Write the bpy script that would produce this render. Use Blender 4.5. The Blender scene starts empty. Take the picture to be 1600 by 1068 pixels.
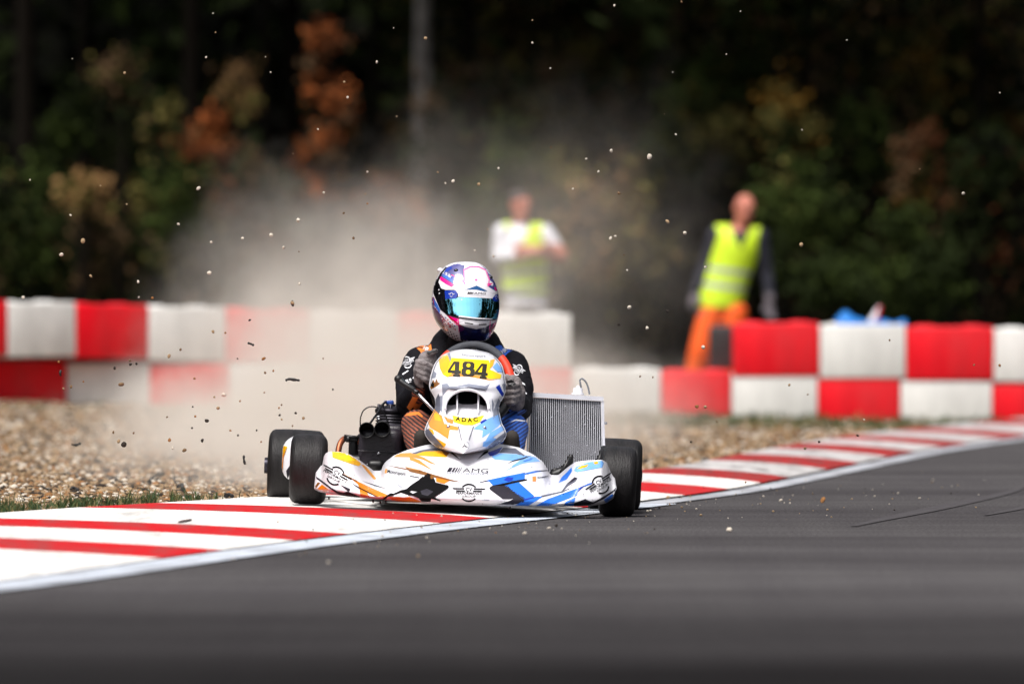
import bpy, bmesh, math, random
import numpy as np
from mathutils import Vector, Matrix, noise as mnoise
from mathutils.bvhtree import BVHTree
from mathutils.geometry import tessellate_polygon

R = math.radians
random.seed(7)
rng = np.random.default_rng(7)
scn = bpy.context.scene
col = scn.collection

# ------------------------------------------------------------------ camera
FPX, HC, YH = 13333.333, 0.78, 475.0          # focal length in photo pixels, camera height, horizon row
cam = bpy.data.cameras.new('camera'); camo = bpy.data.objects.new('camera', cam); col.objects.link(camo)
cam.sensor_width = 36.0; cam.lens = 300.0
cam.clip_start = 0.5; cam.clip_end = 3000.0
camo.location = (0, 0, HC)
camo.rotation_euler = (R(90) - math.atan((534 - YH) / FPX), 0, 0)
cam.dof.use_dof = True; cam.dof.focus_distance = 31.5; cam.dof.aperture_fstop = 3.2
scn.camera = camo

# ------------------------------------------------------------------ world, sun, exposure
SUN_EL, SUN_AZ = R(62), R(212)                 # azimuth measured clockwise from +Y
w = bpy.data.worlds.new('World'); scn.world = w; w.use_nodes = True
nt = w.node_tree; nt.nodes.clear()
sky = nt.nodes.new('ShaderNodeTexSky'); sky.sky_type = 'NISHITA'; sky.sun_disc = False
sky.sun_elevation = SUN_EL; sky.sun_rotation = SUN_AZ; sky.dust_density = 4.0; sky.air_density = 1.0
hs = nt.nodes.new('ShaderNodeHueSaturation'); hs.inputs['Saturation'].default_value = 0.35
bg = nt.nodes.new('ShaderNodeBackground'); bg.inputs['Strength'].default_value = 0.12
wo = nt.nodes.new('ShaderNodeOutputWorld')
nt.links.new(sky.outputs[0], hs.inputs['Color']); nt.links.new(hs.outputs[0], bg.inputs['Color']); nt.links.new(bg.outputs[0], wo.inputs['Surface'])
sl = bpy.data.lights.new('sun', 'SUN'); sl.energy = 2.6; sl.angle = R(22); sl.color = (1.0, 0.965, 0.92)
so = bpy.data.objects.new('sun', sl); col.objects.link(so)
sd = Vector((math.sin(SUN_AZ) * math.cos(SUN_EL), math.cos(SUN_AZ) * math.cos(SUN_EL), math.sin(SUN_EL)))
so.rotation_euler = (-sd).to_track_quat('-Z', 'Y').to_euler(); so.location = sd * 60
scn.view_settings.view_transform = 'Standard'; scn.view_settings.look = 'None'
scn.view_settings.exposure = 0.64; scn.view_settings.gamma = 1.0
scn.render.engine = 'CYCLES'
cy = scn.cycles
cy.use_denoising = True
try: cy.denoiser = 'OPENIMAGEDENOISE'
except Exception: pass
cy.max_bounces = 9; cy.diffuse_bounces = 3; cy.glossy_bounces = 3; cy.transmission_bounces = 3; cy.volume_bounces = 6
cy.volume_step_rate = 0.6; cy.volume_max_steps = 256

# ------------------------------------------------------------------ helpers
def P(px, py, Y):                              # a photo pixel at distance Y as a point in metres
    return Vector(((px - 800) / FPX * Y, Y, HC - (py - YH) / FPX * Y))

def lin(c):
    return tuple(((v / 255) / 12.92 if v <= 10 else (((v / 255) + 0.055) / 1.055) ** 2.4) for v in c)

def interp(xs, ys, x):
    return float(np.interp(x, xs, ys))

def sstep(a, b, x):
    t = min(1, max(0, (x - a) / (b - a))); return t * t * (3 - 2 * t)

MATS = {}
def mat(name, rgb, rough=0.5, metal=0.0, var=0.0, scale=15, bump=0.0, bscale=60, spec=0.5, coat=0.0, rgb2=None, dirt=0.0, stretch=None):
    """procedural material: base colour varied by two noises, optional second colour, dirt and bump"""
    if name in MATS: return MATS[name]
    m = bpy.data.materials.new(name); m.use_nodes = True
    n = m.node_tree.nodes; l = m.node_tree.links
    b = n['Principled BSDF']
    c = lin(rgb)
    b.inputs['Base Color'].default_value = (*c, 1)
    b.inputs['Roughness'].default_value = rough; b.inputs['Metallic'].default_value = metal
    b.inputs['Specular IOR Level'].default_value = spec
    b.inputs['Coat Weight'].default_value = coat; b.inputs['Coat Roughness'].default_value = 0.08
    tc = n.new('ShaderNodeTexCoord'); vec = tc.outputs['Object']
    if stretch:
        mp = n.new('ShaderNodeMapping'); mp.inputs['Scale'].default_value = stretch
        l.new(vec, mp.inputs['Vector']); vec = mp.outputs[0]
    if var or rgb2 or dirt:
        t = n.new('ShaderNodeTexNoise'); t.inputs['Scale'].default_value = scale; t.inputs['Detail'].default_value = 8
        t.inputs['Roughness'].default_value = 0.65
        l.new(vec, t.inputs['Vector'])
        rp = n.new('ShaderNodeValToRGB')
        c2 = lin(rgb2) if rgb2 else c
        rp.color_ramp.elements[0].position = 0.3; rp.color_ramp.elements[1].position = 0.7
        rp.color_ramp.elements[0].color = (*[v * (1 - var) for v in c2], 1)
        rp.color_ramp.elements[1].color = (*[min(0.9, v * (1 + var)) for v in c], 1)
        l.new(t.outputs['Fac'], rp.inputs['Fac']); out = rp.outputs[0]
        if dirt:
            t2 = n.new('ShaderNodeTexNoise'); t2.inputs['Scale'].default_value = scale * 0.37; t2.inputs['Detail'].default_value = 10
            t2.inputs['Roughness'].default_value = 0.75; l.new(vec, t2.inputs['Vector'])
            r2 = n.new('ShaderNodeValToRGB'); r2.color_ramp.elements[0].position = 0.47; r2.color_ramp.elements[1].position = 0.74
            r2.color_ramp.elements[0].color = (0, 0, 0, 1); r2.color_ramp.elements[1].color = (dirt, dirt, dirt, 1)
            l.new(t2.outputs['Fac'], r2.inputs['Fac'])
            mx = n.new('ShaderNodeMixRGB'); mx.inputs['Color2'].default_value = (0.09, 0.08, 0.075, 1)
            l.new(r2.outputs[0], mx.inputs['Fac']); l.new(out, mx.inputs['Color1']); out = mx.outputs[0]
        l.new(out, b.inputs['Base Color'])
    if bump:
        t3 = n.new('ShaderNodeTexNoise'); t3.inputs['Scale'].default_value = bscale; t3.inputs['Detail'].default_value = 6
        l.new(vec, t3.inputs['Vector'])
        bp = n.new('ShaderNodeBump'); bp.inputs['Strength'].default_value = bump; bp.inputs['Distance'].default_value = 0.02
        l.new(t3.outputs['Fac'], bp.inputs['Height']); l.new(bp.outputs[0], b.inputs['Normal'])
    MATS[name] = m
    return m

def tag(o, label=None, cat=None, group=None, kind=None):
    if label: o['label'] = label
    if cat: o['category'] = cat
    if group: o['group'] = group
    if kind: o['kind'] = kind
    return o

def empty(name, loc, label, cat, group=None):
    o = bpy.data.objects.new(name, None); col.objects.link(o); o.location = loc; o.empty_display_size = 0.1
    return tag(o, label, cat, group)

class MB:
    """collects shapes in world coordinates and links them as one mesh object"""
    def __init__(s): s.v = []; s.f = []; s.m = []; s.sm = []
    def add(s, vs, fs, mi=0, smooth=True):
        k = len(s.v); s.v += [Vector(v) for v in vs]
        for f in fs: s.f.append([i + k for i in f]); s.m.append(mi); s.sm.append(smooth)
    def grid(s, rows, mi=0, closed_u=False, smooth=True, flip=False):
        nr, nc = len(rows), len(rows[0]); vs = [p for r in rows for p in r]; fs = []
        for i in range(nr - 1):
            for j in range(nc if closed_u else nc - 1):
                a, b = i * nc + j, i * nc + (j + 1) % nc
                q = [a, b, b + nc, a + nc]; fs.append(q[::-1] if flip else q)
        s.add(vs, fs, mi, smooth)
    def frame(s, d):
        d = d.normalized(); a = Vector((0, 0, 1)) if abs(d.z) < 0.9 else Vector((1, 0, 0))
        x = d.cross(a).normalized(); return x, x.cross(d).normalized()
    def tube(s, pts, r, n=10, mi=0, caps=True, closed=False):
        pts = [Vector(p) for p in pts]; N = len(pts)
        rr = r if isinstance(r, (list, tuple)) else [r] * N
        rows = []; prev = None
        for i, p in enumerate(pts):
            if closed: d = pts[(i + 1) % N] - pts[i - 1]
            else: d = pts[min(i + 1, N - 1)] - pts[max(i - 1, 0)]
            d.normalize()
            if prev is None: x, y = s.frame(d)
            else:
                x = (prev - d * prev.dot(d)).normalized(); y = x.cross(d).normalized()
            prev = x
            rows.append([p + (x * math.cos(2 * math.pi * k / n) + y * math.sin(2 * math.pi * k / n)) * rr[i] for k in range(n)])
        if closed: rows.append(rows[0])
        k0 = len(s.v); s.grid(rows, mi, True)
        if caps and not closed:
            s.f.append([k0 + k for k in range(n)][::-1]); s.m.append(mi); s.sm.append(False)
            s.f.append([k0 + (len(rows) - 1) * n + k for k in range(n)]); s.m.append(mi); s.sm.append(False)
    def capsule(s, a, b, ra, rb, n=14, mi=0, side=None, flat=1.0):
        """round cone from a to b; along the axis `side` its section is scaled by flat"""
        a, b = Vector(a), Vector(b); d = b - a; L = d.length
        if L < 1e-6: d = Vector((0, 0, 1)); L = 0
        d = d.normalized(); x, y = s.frame(d); rows = []
        prof = [(-ra * math.cos(t), ra * math.sin(t)) for t in np.linspace(0.02, math.pi / 2, 6)]
        prof += [(L + rb * math.sin(t), rb * math.cos(t)) for t in np.linspace(0, math.pi / 2 - 0.02, 6)]
        if side is not None: side = Vector(side).normalized()
        for h, r in prof:
            row = []
            for k in range(n):
                o = (x * math.cos(2 * math.pi * k / n) + y * math.sin(2 * math.pi * k / n)) * r + d * h
                if side is not None: o = o + side * (o.dot(side) * (flat - 1))
                row.append(a + o)
            rows.append(row)
        k0 = len(s.v); s.grid(rows, mi, True)
        s.f.append([k0 + k for k in range(n)][::-1]); s.m.append(mi); s.sm.append(True)
        s.f.append([k0 + (len(rows) - 1) * n + k for k in range(n)]); s.m.append(mi); s.sm.append(True)
    def chain(s, pts, rs, **kw):
        for i in range(len(pts) - 1): s.capsule(pts[i], pts[i + 1], rs[i], rs[i + 1], **kw)
    def ball(s, c, r, mi=0, n=16, M=None):
        rx, ry, rz = r if isinstance(r, (tuple, list)) else (r, r, r); rows = []; c = Vector(c)
        for i in range(n // 2 + 1):
            t = max(0.01, min(math.pi - 0.01, math.pi * i / (n // 2)))
            row = []
            for k in range(n):
                p = Vector((rx * math.sin(t) * math.cos(2 * math.pi * k / n), ry * math.sin(t) * math.sin(2 * math.pi * k / n), rz * math.cos(t)))
                if M is not None: p = M @ p
                row.append(c + p)
            rows.append(row)
        k0 = len(s.v); s.grid(rows, mi, True, flip=True)
        s.f.append([k0 + k for k in range(n)]); s.m.append(mi); s.sm.append(True)
        s.f.append([k0 + (len(rows) - 1) * n + k for k in range(n)][::-1]); s.m.append(mi); s.sm.append(True)
    def lathe(s, c, axis, prof, n=40, mi=0, mis=None, close=False):
        c = Vector(c); d = Vector(axis).normalized(); x, y = s.frame(d)
        rows = [[c + d * h + (x * math.cos(2 * math.pi * k / n) + y * math.sin(2 * math.pi * k / n)) * r for k in range(n)] for h, r in prof]
        if close: rows.append(rows[0])
        s.grid(rows, mi, True)
    def rbox(s, c, size, bevel, M=None, mi=0, seg=3):
        bm = bmesh.new(); bmesh.ops.create_cube(bm, size=1)
        for v in bm.verts: v.co = Vector((v.co.x * size[0], v.co.y * size[1], v.co.z * size[2]))
        if bevel: bmesh.ops.bevel(bm, geom=bm.edges[:], offset=bevel, segments=seg, affect='EDGES', profile=0.5)
        bm.verts.index_update(); c = Vector(c)
        s.add([c + ((M @ v.co) if M is not None else v.co) for v in bm.verts], [[v.index for v in f.verts] for f in bm.faces], mi, True)
        bm.free()
    def mesh(s, name, mats, T=(0, 0, 0)):
        me = bpy.data.meshes.new(name); T = Vector(T)
        me.from_pydata([tuple(v - T) for v in s.v], [], s.f)
        for m in mats: me.materials.append(m)
        me.polygons.foreach_set('material_index', s.m); me.polygons.foreach_set('use_smooth', s.sm)
        me.update(); return me
    def build(s, name, mats, parent=None, T=(0, 0, 0), loc=None, autosmooth=None):
        if not isinstance(mats, (list, tuple)): mats = [mats]
        me = s.mesh(name, mats, T)
        if autosmooth: me.set_sharp_from_angle(angle=R(autosmooth))
        o = bpy.data.objects.new(name, me); col.objects.link(o)
        if parent: o.parent = parent
        elif loc is not None: o.location = loc
        else: o.location = T
        return o
    def bvh(s): return BVHTree.FromPolygons(s.v, s.f)
    def remesh(s, voxel, smooth=3):
        """one continuous skin round all shapes collected so far"""
        me = s.mesh('tmp', []); ob = bpy.data.objects.new('tmp', me); col.objects.link(ob)
        m = ob.modifiers.new('r', 'REMESH'); m.mode = 'VOXEL'; m.voxel_size = voxel
        m2 = ob.modifiers.new('s', 'SMOOTH'); m2.iterations = smooth; m2.factor = 0.5
        dg = bpy.context.evaluated_depsgraph_get(); me2 = bpy.data.meshes.new_from_object(ob.evaluated_get(dg))
        s.v = [v.co.copy() for v in me2.vertices]; s.f = [list(p.vertices) for p in me2.polygons]
        s.m = [0] * len(s.f); s.sm = [True] * len(s.f)
        bpy.data.objects.remove(ob); bpy.data.meshes.remove(me); bpy.data.meshes.remove(me2)
        return s
    def paint(s, fn):
        for i, f in enumerate(s.f):
            c = Vector((0, 0, 0))
            for k in f: c += s.v[k]
            s.m[i] = fn(c / len(f), s.m[i])
        return s

CAM = Vector((0, 0, HC))
def px_of(p): return (800 + FPX * p.x / p.y, YH + FPX * (HC - p.z) / p.y)

def decal(mb, bvh, tris, verts2, mi, off, Yg, step):
    strict = Yg > 31.6
    """printed or stuck-on graphics: 2-D triangles laid on a surface, a millimetre proud of it"""
    bm = bmesh.new(); vv = [bm.verts.new((x, y, 0)) for x, y in verts2]
    for t in tris:
        if len(set(t)) == len(t):
            try: bm.faces.new([vv[i] for i in t])
            except ValueError: pass
    for _ in range(6):
        le = [e for e in bm.edges if e.calc_length() > step]
        if not le: break
        bmesh.ops.subdivide_edges(bm, edges=le, cuts=1); bmesh.ops.triangulate(bm, faces=[f for f in bm.faces if len(f.verts) > 3])
    bm.verts.index_update(); vs = []; ok = []
    for v in bm.verts:
        d = (P(v.co.x, v.co.y, 1.0) - CAM).normalized()
        h = bvh.ray_cast(CAM, d)
        if h[0] is not None: vs.append(h[0] - d * off); ok.append(True)
        else:
            q = bvh.find_nearest(P(v.co.x, v.co.y, Yg)); vs.append(q[0] - d * off); ok.append(False)
    fs = [[v.index for v in f.verts] for f in bm.faces if (all if strict else any)(ok[v.index] for v in f.verts)]
    bm.free()
    # faces towards the camera
    out = []
    for f in fs:
        a, b, c = vs[f[0]], vs[f[1]], vs[f[2]]
        out.append(f if (b - a).cross(c - a).y < 0 else f[::-1])
    mb.add(vs, out, mi, True)

def poly(mb, bvh, pts, mi, off=0.0015, Yg=31.5, step=4.0):
    tr = tessellate_polygon([[Vector((x, y, 0)) for x, y in pts]])
    decal(mb, bvh, tr, pts, mi, off, Yg, step)

def text2d(body, bold=0.0):
    cu = bpy.data.curves.new('t', 'FONT'); cu.body = body; cu.size = 1; cu.resolution_u = 3; cu.offset = bold
    ob = bpy.data.objects.new('t', cu); col.objects.link(ob)
    dg = bpy.context.evaluated_depsgraph_get(); me = bpy.data.meshes.new_from_object(ob.evaluated_get(dg))
    v = [(p.co.x, p.co.y) for p in me.vertices]; f = [list(p.vertices) for p in me.polygons]
    bpy.data.objects.remove(ob); bpy.data.curves.remove(cu); bpy.data.meshes.remove(me)
    return v, f

def text(mb, bvh, body, cx, cy, wpx, hpx, mi, ang=0, bold=0.0, off=0.003, shear=0.0, Yg=31.5, step=4.0):
    v, f = text2d(body, bold)
    x0, x1 = min(p[0] for p in v), max(p[0] for p in v); y0, y1 = min(p[1] for p in v), max(p[1] for p in v)
    ca, sa = math.cos(R(ang)), math.sin(R(ang)); o = []
    for x, y in v:
        b = (y - y0) / (y1 - y0) - 0.5; a = ((x - x0) / (x1 - x0) - 0.5) * wpx + shear * b * hpx; b = -b * hpx
        o.append((cx + a * ca - b * sa, cy + a * sa + b * ca))
    decal(mb, bvh, f, o, mi, off, Yg, step)

def arc(cx, cy, r, a0, a1, th, n=14, sx=1.0, ang=0):
    o = [(r * math.cos(R(a)), -r * math.sin(R(a))) for a in np.linspace(a0, a1, n)] + [((r - th) * math.cos(R(a)), -(r - th) * math.sin(R(a))) for a in np.linspace(a1, a0, n)]
    ca, sa = math.cos(R(ang)), math.sin(R(ang))
    return [(cx + (x * sx) * ca - y * sa, cy + (x * sx) * sa + y * ca) for x, y in o]

def winged_logo(mb, bvh, cx, cy, r, ang, mi, sx=1.0, off=0.003, Yg=31.2, words=True):
    ca, sa = math.cos(R(ang)), math.sin(R(ang))
    def T(pts): return [(cx + x * r * sx * ca - y * r * sa, cy + x * r * sx * sa + y * r * ca) for x, y in pts]
    st = 3.0
    poly(mb, bvh, arc(cx, cy, r, 40, 140, r * 0.16, sx=sx, ang=ang), mi, off, Yg, st)
    poly(mb, bvh, arc(cx, cy, r, 220, 320, r * 0.16, sx=sx, ang=ang), mi, off, Yg, st)
    for s in (-1, 1):
        poly(mb, bvh, T([(s * 0.5, -0.5), (s * 1.8, -0.5), (s * 1.65, -0.36), (s * 0.5, -0.36)]), mi, off, Yg, st)
        poly(mb, bvh, T([(s * 0.45, -0.26), (s * 1.45, -0.26), (s * 1.3, -0.13), (s * 0.42, -0.13)]), mi, off, Yg, st)
    if words:
        for t, y, ww, hh in (('CV', -0.36, 0.66, 0.42), ('PERFORMANCE', 0.04, 2.8, 0.27), ('GROUP', 0.37, 1.5, 0.22)):
            q = T([(0, y)])[0]
            text(mb, bvh, t, q[0], q[1], ww * r * sx, hh * r, mi, ang, 0.012, off, Yg=Yg)

def amg(mb, bvh, x0, y0, w, h, mi, ang=0, off=0.003, Yg=31.5):
    ca, sa = math.cos(R(ang)), math.sin(R(ang))
    def T(pts): return [(x0 + x * ca - y * sa, y0 + x * sa + y * ca) for x, y in pts]
    x = 0
    for bw in (0.085, 0.05, 0.035, 0.025, 0.018):
        poly(mb, bvh, T([(x * w, h), ((x + 0.055) * w, 0), ((x + 0.055 + bw) * w, 0), ((x + bw) * w, h)]), mi, off, Yg, 3)
        x += bw + 0.022
    q = T([(w * 0.67, h * 0.5)])[0]
    text(mb, bvh, 'AMG', q[0], q[1], w * 0.60, h, mi, ang, 0.0, off, 0.12, Yg)

# ------------------------------------------------------------------ the ground
WY = [5, 15, 20, 23.1, 24.5, 26.7, 28.9, 30.9, 32, 35.25, 38.5, 41.3, 45.2, 48.4, 52, 58, 66]
WX = [-4.9, -2.9, -2.0, -1.386, -1.1, -.74, -.31, .13, .40, 1.06, 1.5, 1.86, 2.37, 2.9, 3.55, 4.8, 6.8]
LY = [5, 15, 25, 28, 29.95, 31.4, 32.1, 34, 36, 38.1, 41.35, 44.75, 47.8, 51, 58, 66]
LX = [-9, -5.8, -3.2, -2.3, -1.8, -1.34, -1.02, -.45, .15, .70, 1.07, 1.49, 1.9, 2.48, 3.95, 6.0]
def smoothed(ys, xs):
    yy = np.arange(5, 66.01, 0.25); xx = np.interp(yy, ys, xs); k = np.ones(9) / 9
    p = np.pad(xx, 4, mode='reflect', reflect_type='odd'); return yy, np.convolve(p, k, 'valid')
_wy, _wx = smoothed(WY, WX); _ly, _lx = smoothed(LY, LX)
def line_x(Y): return float(np.interp(Y, _wy, _wx))
def edge_x(Y): return float(np.interp(Y, _ly, _lx))
LINE_W = 0.21

def ground_z(X, Y):                            # the gravel bed: level with the kerb, rising towards the far wall
    d = edge_x(Y) - X
    if d < 0: return -0.04
    rise = 0.085 * sstep(0.3, -3.5, X) * sstep(31, 52, Y) - 0.045 * sstep(0.5, 3.0, X) * sstep(44, 56, Y)
    n = 0.018 * mnoise.noise(Vector((X * 1.3, Y * 0.7, 0))) + 0.010 * mnoise.noise(Vector((X * 4, Y * 3, 3)))
    return 0.034 + rise + n * sstep(0, 0.6, d)

m_soil = mat('dark_soil', (30, 32, 22), 0.95, spec=0.1, var=0.5, scale=1.2, rgb2=(22, 22, 16), bump=0.3, bscale=20)
g = MB(); g.grid([[Vector((x, y, -0.09)) for x in (-700, -60, 60, 700)] for y in (-300, -20, 62, 120, 1500)], smooth=False)
tag(g.build('ground', m_soil), kind='structure')

def asphalt_material():
    m = bpy.data.materials.new('asphalt'); m.use_nodes = True; n = m.node_tree.nodes; l = m.node_tree.links; b = n['Principled BSDF']
    tc = n.new('ShaderNodeTexCoord')
    def noise(scale, sc, det=8, rot=0):
        mp = n.new('ShaderNodeMapping'); mp.inputs['Scale'].default_value = sc; mp.inputs['Rotation'].default_value = (0, 0, rot)
        l.new(tc.outputs['Object'], mp.inputs['Vector'])
        t = n.new('ShaderNodeTexNoise'); t.inputs['Scale'].default_value = scale; t.inputs['Detail'].default_value = det; t.inputs['Roughness'].default_value = 0.7
        l.new(mp.outputs[0], t.inputs['Vector']); return t.outputs['Fac']
    def ramp(f, p0, c0, p1, c1):
        r = n.new('ShaderNodeValToRGB'); e = r.color_ramp.elements; e[0].position = p0; e[0].color = (*c0, 1); e[1].position = p1; e[1].color = (*c1, 1)
        l.new(f, r.inputs['Fac']); return r.outputs[0]
    def mix(kind, fac, a, bb):
        x = n.new('ShaderNodeMixRGB'); x.blend_type = kind; x.inputs['Fac'].default_value = fac; l.new(a, x.inputs[1]); l.new(bb, x.inputs[2]); return x.outputs[0]
    base = ramp(noise(1.0, (0.35, 0.9, 1)), 0.3, (0.062, 0.059, 0.061), 0.72, (0.096, 0.092, 0.095))
    grain = ramp(noise(90, (1, .45, 1), 4), 0.3, (0.45, 0.45, 0.45), 0.75, (1.6, 1.58, 1.55))
    a = mix('MULTIPLY', 1.0, base, grain)
    # rubber laid down by karts: dark bands along and across the racing line
    band = ramp(noise(1.6, (2.2, 0.05, 1), 4, R(-12)), 0.40, (0.76, 0.75, 0.78), 0.62, (1, 1, 1))
    a = mix('MULTIPLY', 0.3, a, band)
    band2 = ramp(noise(1.0, (0.06, 0.55, 1), 5, R(3)), 0.36, (0.66, 0.65, 0.67), 0.62, (1, 1, 1))
    a = mix('MULTIPLY', 0.85, a, band2)
    sk = ramp(noise(3.0, (0.25, 5.0, 1), 3, R(9)), 0.34, (0.6, 0.6, 0.61), 0.42, (1, 1, 1))
    a = mix('MULTIPLY', 0.35, a, sk)
    # lens vignette painted into the colour: asphalt darkens smoothly towards the camera
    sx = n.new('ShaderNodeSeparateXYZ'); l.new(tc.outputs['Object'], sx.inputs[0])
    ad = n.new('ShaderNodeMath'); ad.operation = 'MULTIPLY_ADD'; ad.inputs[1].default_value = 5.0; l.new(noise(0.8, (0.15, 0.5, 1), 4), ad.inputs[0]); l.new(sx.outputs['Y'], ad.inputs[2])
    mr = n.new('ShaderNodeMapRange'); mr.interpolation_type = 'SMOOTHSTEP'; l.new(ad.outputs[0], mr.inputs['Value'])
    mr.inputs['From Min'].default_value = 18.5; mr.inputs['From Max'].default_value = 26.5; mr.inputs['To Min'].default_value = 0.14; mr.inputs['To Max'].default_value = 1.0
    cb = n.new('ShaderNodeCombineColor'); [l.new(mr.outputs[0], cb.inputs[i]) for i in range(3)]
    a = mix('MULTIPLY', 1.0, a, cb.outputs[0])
    l.new(a, b.inputs['Base Color']); b.inputs['Roughness'].default_value = 1.0; b.inputs['Specular IOR Level'].default_value = 0.0
    bp = n.new('ShaderNodeBump'); bp.inputs['Strength'].default_value = 0.35; bp.inputs['Distance'].default_value = 0.006
    l.new(noise(160, (1, 1, 1), 3), bp.inputs['Height']); l.new(bp.outputs[0], b.inputs['Normal'])
    return m
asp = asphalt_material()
ys = list(np.arange(5, 60.1, 0.5))
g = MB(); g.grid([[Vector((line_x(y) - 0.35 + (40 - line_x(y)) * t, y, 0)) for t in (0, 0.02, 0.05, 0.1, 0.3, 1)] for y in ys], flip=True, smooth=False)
g.grid([[Vector((x, y, 0)) for x in (-60, -20, 0, 20, 40)] for y in (-20, -10, 0, 5)], flip=True, smooth=False)
random.seed(29)
for _ in range(7):                              # curved rubber marks left by karts running wide
    y0 = random.uniform(27, 40); off = random.uniform(.25, 3.2); L = random.uniform(2, 6.5); w_ = random.uniform(.03, .07); bend = random.uniform(-.05, .16); rows = []
    for i in range(25):
        s = i / 24; y = y0 + L * s; x = line_x(y) + off - bend * L * s * (1 - .4 * s); ww = w_ * (math.sin(math.pi * min(1, .05 + .95 * s)) + .15)
        rows.append([Vector((x - ww, y, .003)), Vector((x + ww, y, .003))])
    g.grid(rows, 1, flip=True)
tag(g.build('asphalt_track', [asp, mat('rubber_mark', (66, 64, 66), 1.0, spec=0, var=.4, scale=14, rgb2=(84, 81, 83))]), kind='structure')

m_line = mat('line_paint', (182, 188, 198), 0.8, spec=.05, var=0.2, scale=9, dirt=0.9, bump=0.15, bscale=120)
g = MB(); g.grid([[Vector((line_x(y) - LINE_W * (1 - t), y, 0.005)) for t in (0, 0.5, 1)] for y in np.arange(10, 33.3, 0.4)], flip=True, smooth=False)
g.grid([[Vector((line_x(y) - LINE_W + LINE_W * (.15 + .62 * t), y, 0.005)) for t in (0, 0.5, 1)] for y in np.arange(33.2, 60, 0.4)], 1, flip=True, smooth=False)
tag(g.build('white_edge_line', [m_line, mat('line_paint_worn', (158, 160, 166), .85, spec=.05, var=.25, scale=6, dirt=.95, stretch=(1, .3, 1))]), kind='structure')

# kerb: painted stripes across a gently rising strip
m_kw = mat('kerb_white', (222, 219, 215), 0.8, var=0.12, scale=7, dirt=0.7, spec=.05, stretch=(2.2, .35, 1), bump=0.12, bscale=90)
m_kr = mat('kerb_red', (168, 14, 22), 0.8, var=0.25, scale=7, dirt=0.75, rgb2=(190, 52, 54), spec=.05, stretch=(2.2, .35, 1), bump=0.12, bscale=90)
m_kww = mat('kerb_white_worn', (176, 173, 172), 0.85, var=0.16, scale=7, dirt=0.85, spec=.05, stretch=(2.2, .35, 1)); m_krw = mat('kerb_red_worn', (150, 34, 36), 0.85, var=0.25, scale=7, dirt=0.8, rgb2=(136, 56, 54), spec=.05, stretch=(2.2, .35, 1))
B = [(14, 0), (17, 1), (18.4, 0), (20.4, 1), (21.8, 0), (25.95, 1), (26.85, 0), (27.9, 1), (28.7, 0), (30.1, 1), (30.85, 0), (32.4, 1), (33.4, 0), (34.5, 1), (35.7, 0),
     (36.9, 1), (38.1, 0), (39.9, 1), (41.6, 0), (43.2, 1), (44.8, 0), (46.2, 1), (47.5, 0), (49.1, 1), (50.5, 0), (52.3, 1), (54, 0), (56, 1), (57.5, 0)]
g = MB()
def kerb_pt(q, t):
    xr = line_x(q) - LINE_W + 0.004; xl0 = edge_x(q); yl = q + (0.40 - 0.18 * sstep(30, 36, q)) * (xr - xl0); xl = edge_x(yl)
    z = 0.009 + 0.041 * (t ** 0.8) + 0.006 * math.sin(t * math.pi)
    return Vector((xr + (xl - xr) * t, q + (yl - q) * t, z))
for (q0, mi), (q1, _) in zip(B[:-1], B[1:]):
    n = max(2, int((q1 - q0) / 0.35) + 1)
    g.grid([[kerb_pt(q, t) for t in np.linspace(0, 1, 9)] for q in np.linspace(q0, q1, n)], mi + (2 if q0 > 36.5 else 0))
def smear(q, t, L, wd, sk):                     # a black tyre smear lying on the paint
    n_ = 10; rows = []
    for i in range(n_ + 1):
        s = i / n_; w_ = wd * math.sin(math.pi * min(1, .08 + s * .92)) ** .5 * (1 + .3 * mnoise.noise(Vector((q * 3 + s * 5, t * 9, 0))))
        c = kerb_pt(q + L * s, min(.97, max(.02, t + sk * s))); rows.append([c + Vector((-w_, 0, .0035)), c + Vector((w_, 0, .0035))])
    g.grid(rows, 4, flip=True)
random.seed(17)
for _ in range(7): smear(random.uniform(25, 43), random.uniform(.05, .75), random.uniform(.1, .4), random.uniform(.006, .02), random.uniform(-.05, .25))
g.grid([[kerb_pt(q, 1.0) + Vector((0, 0, 0)), kerb_pt(q, 1.0) + Vector((-0.01, 0, -0.12))] for q in np.linspace(14, 57, 120)], 0)
tag(g.build('track_kerb', [m_kw, m_kr, m_kww, m_krw, mat('rubber_smear', (70, 60, 60), .9, spec=.05, var=.5, scale=18, rgb2=(120, 106, 104))]), kind='structure')

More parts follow.
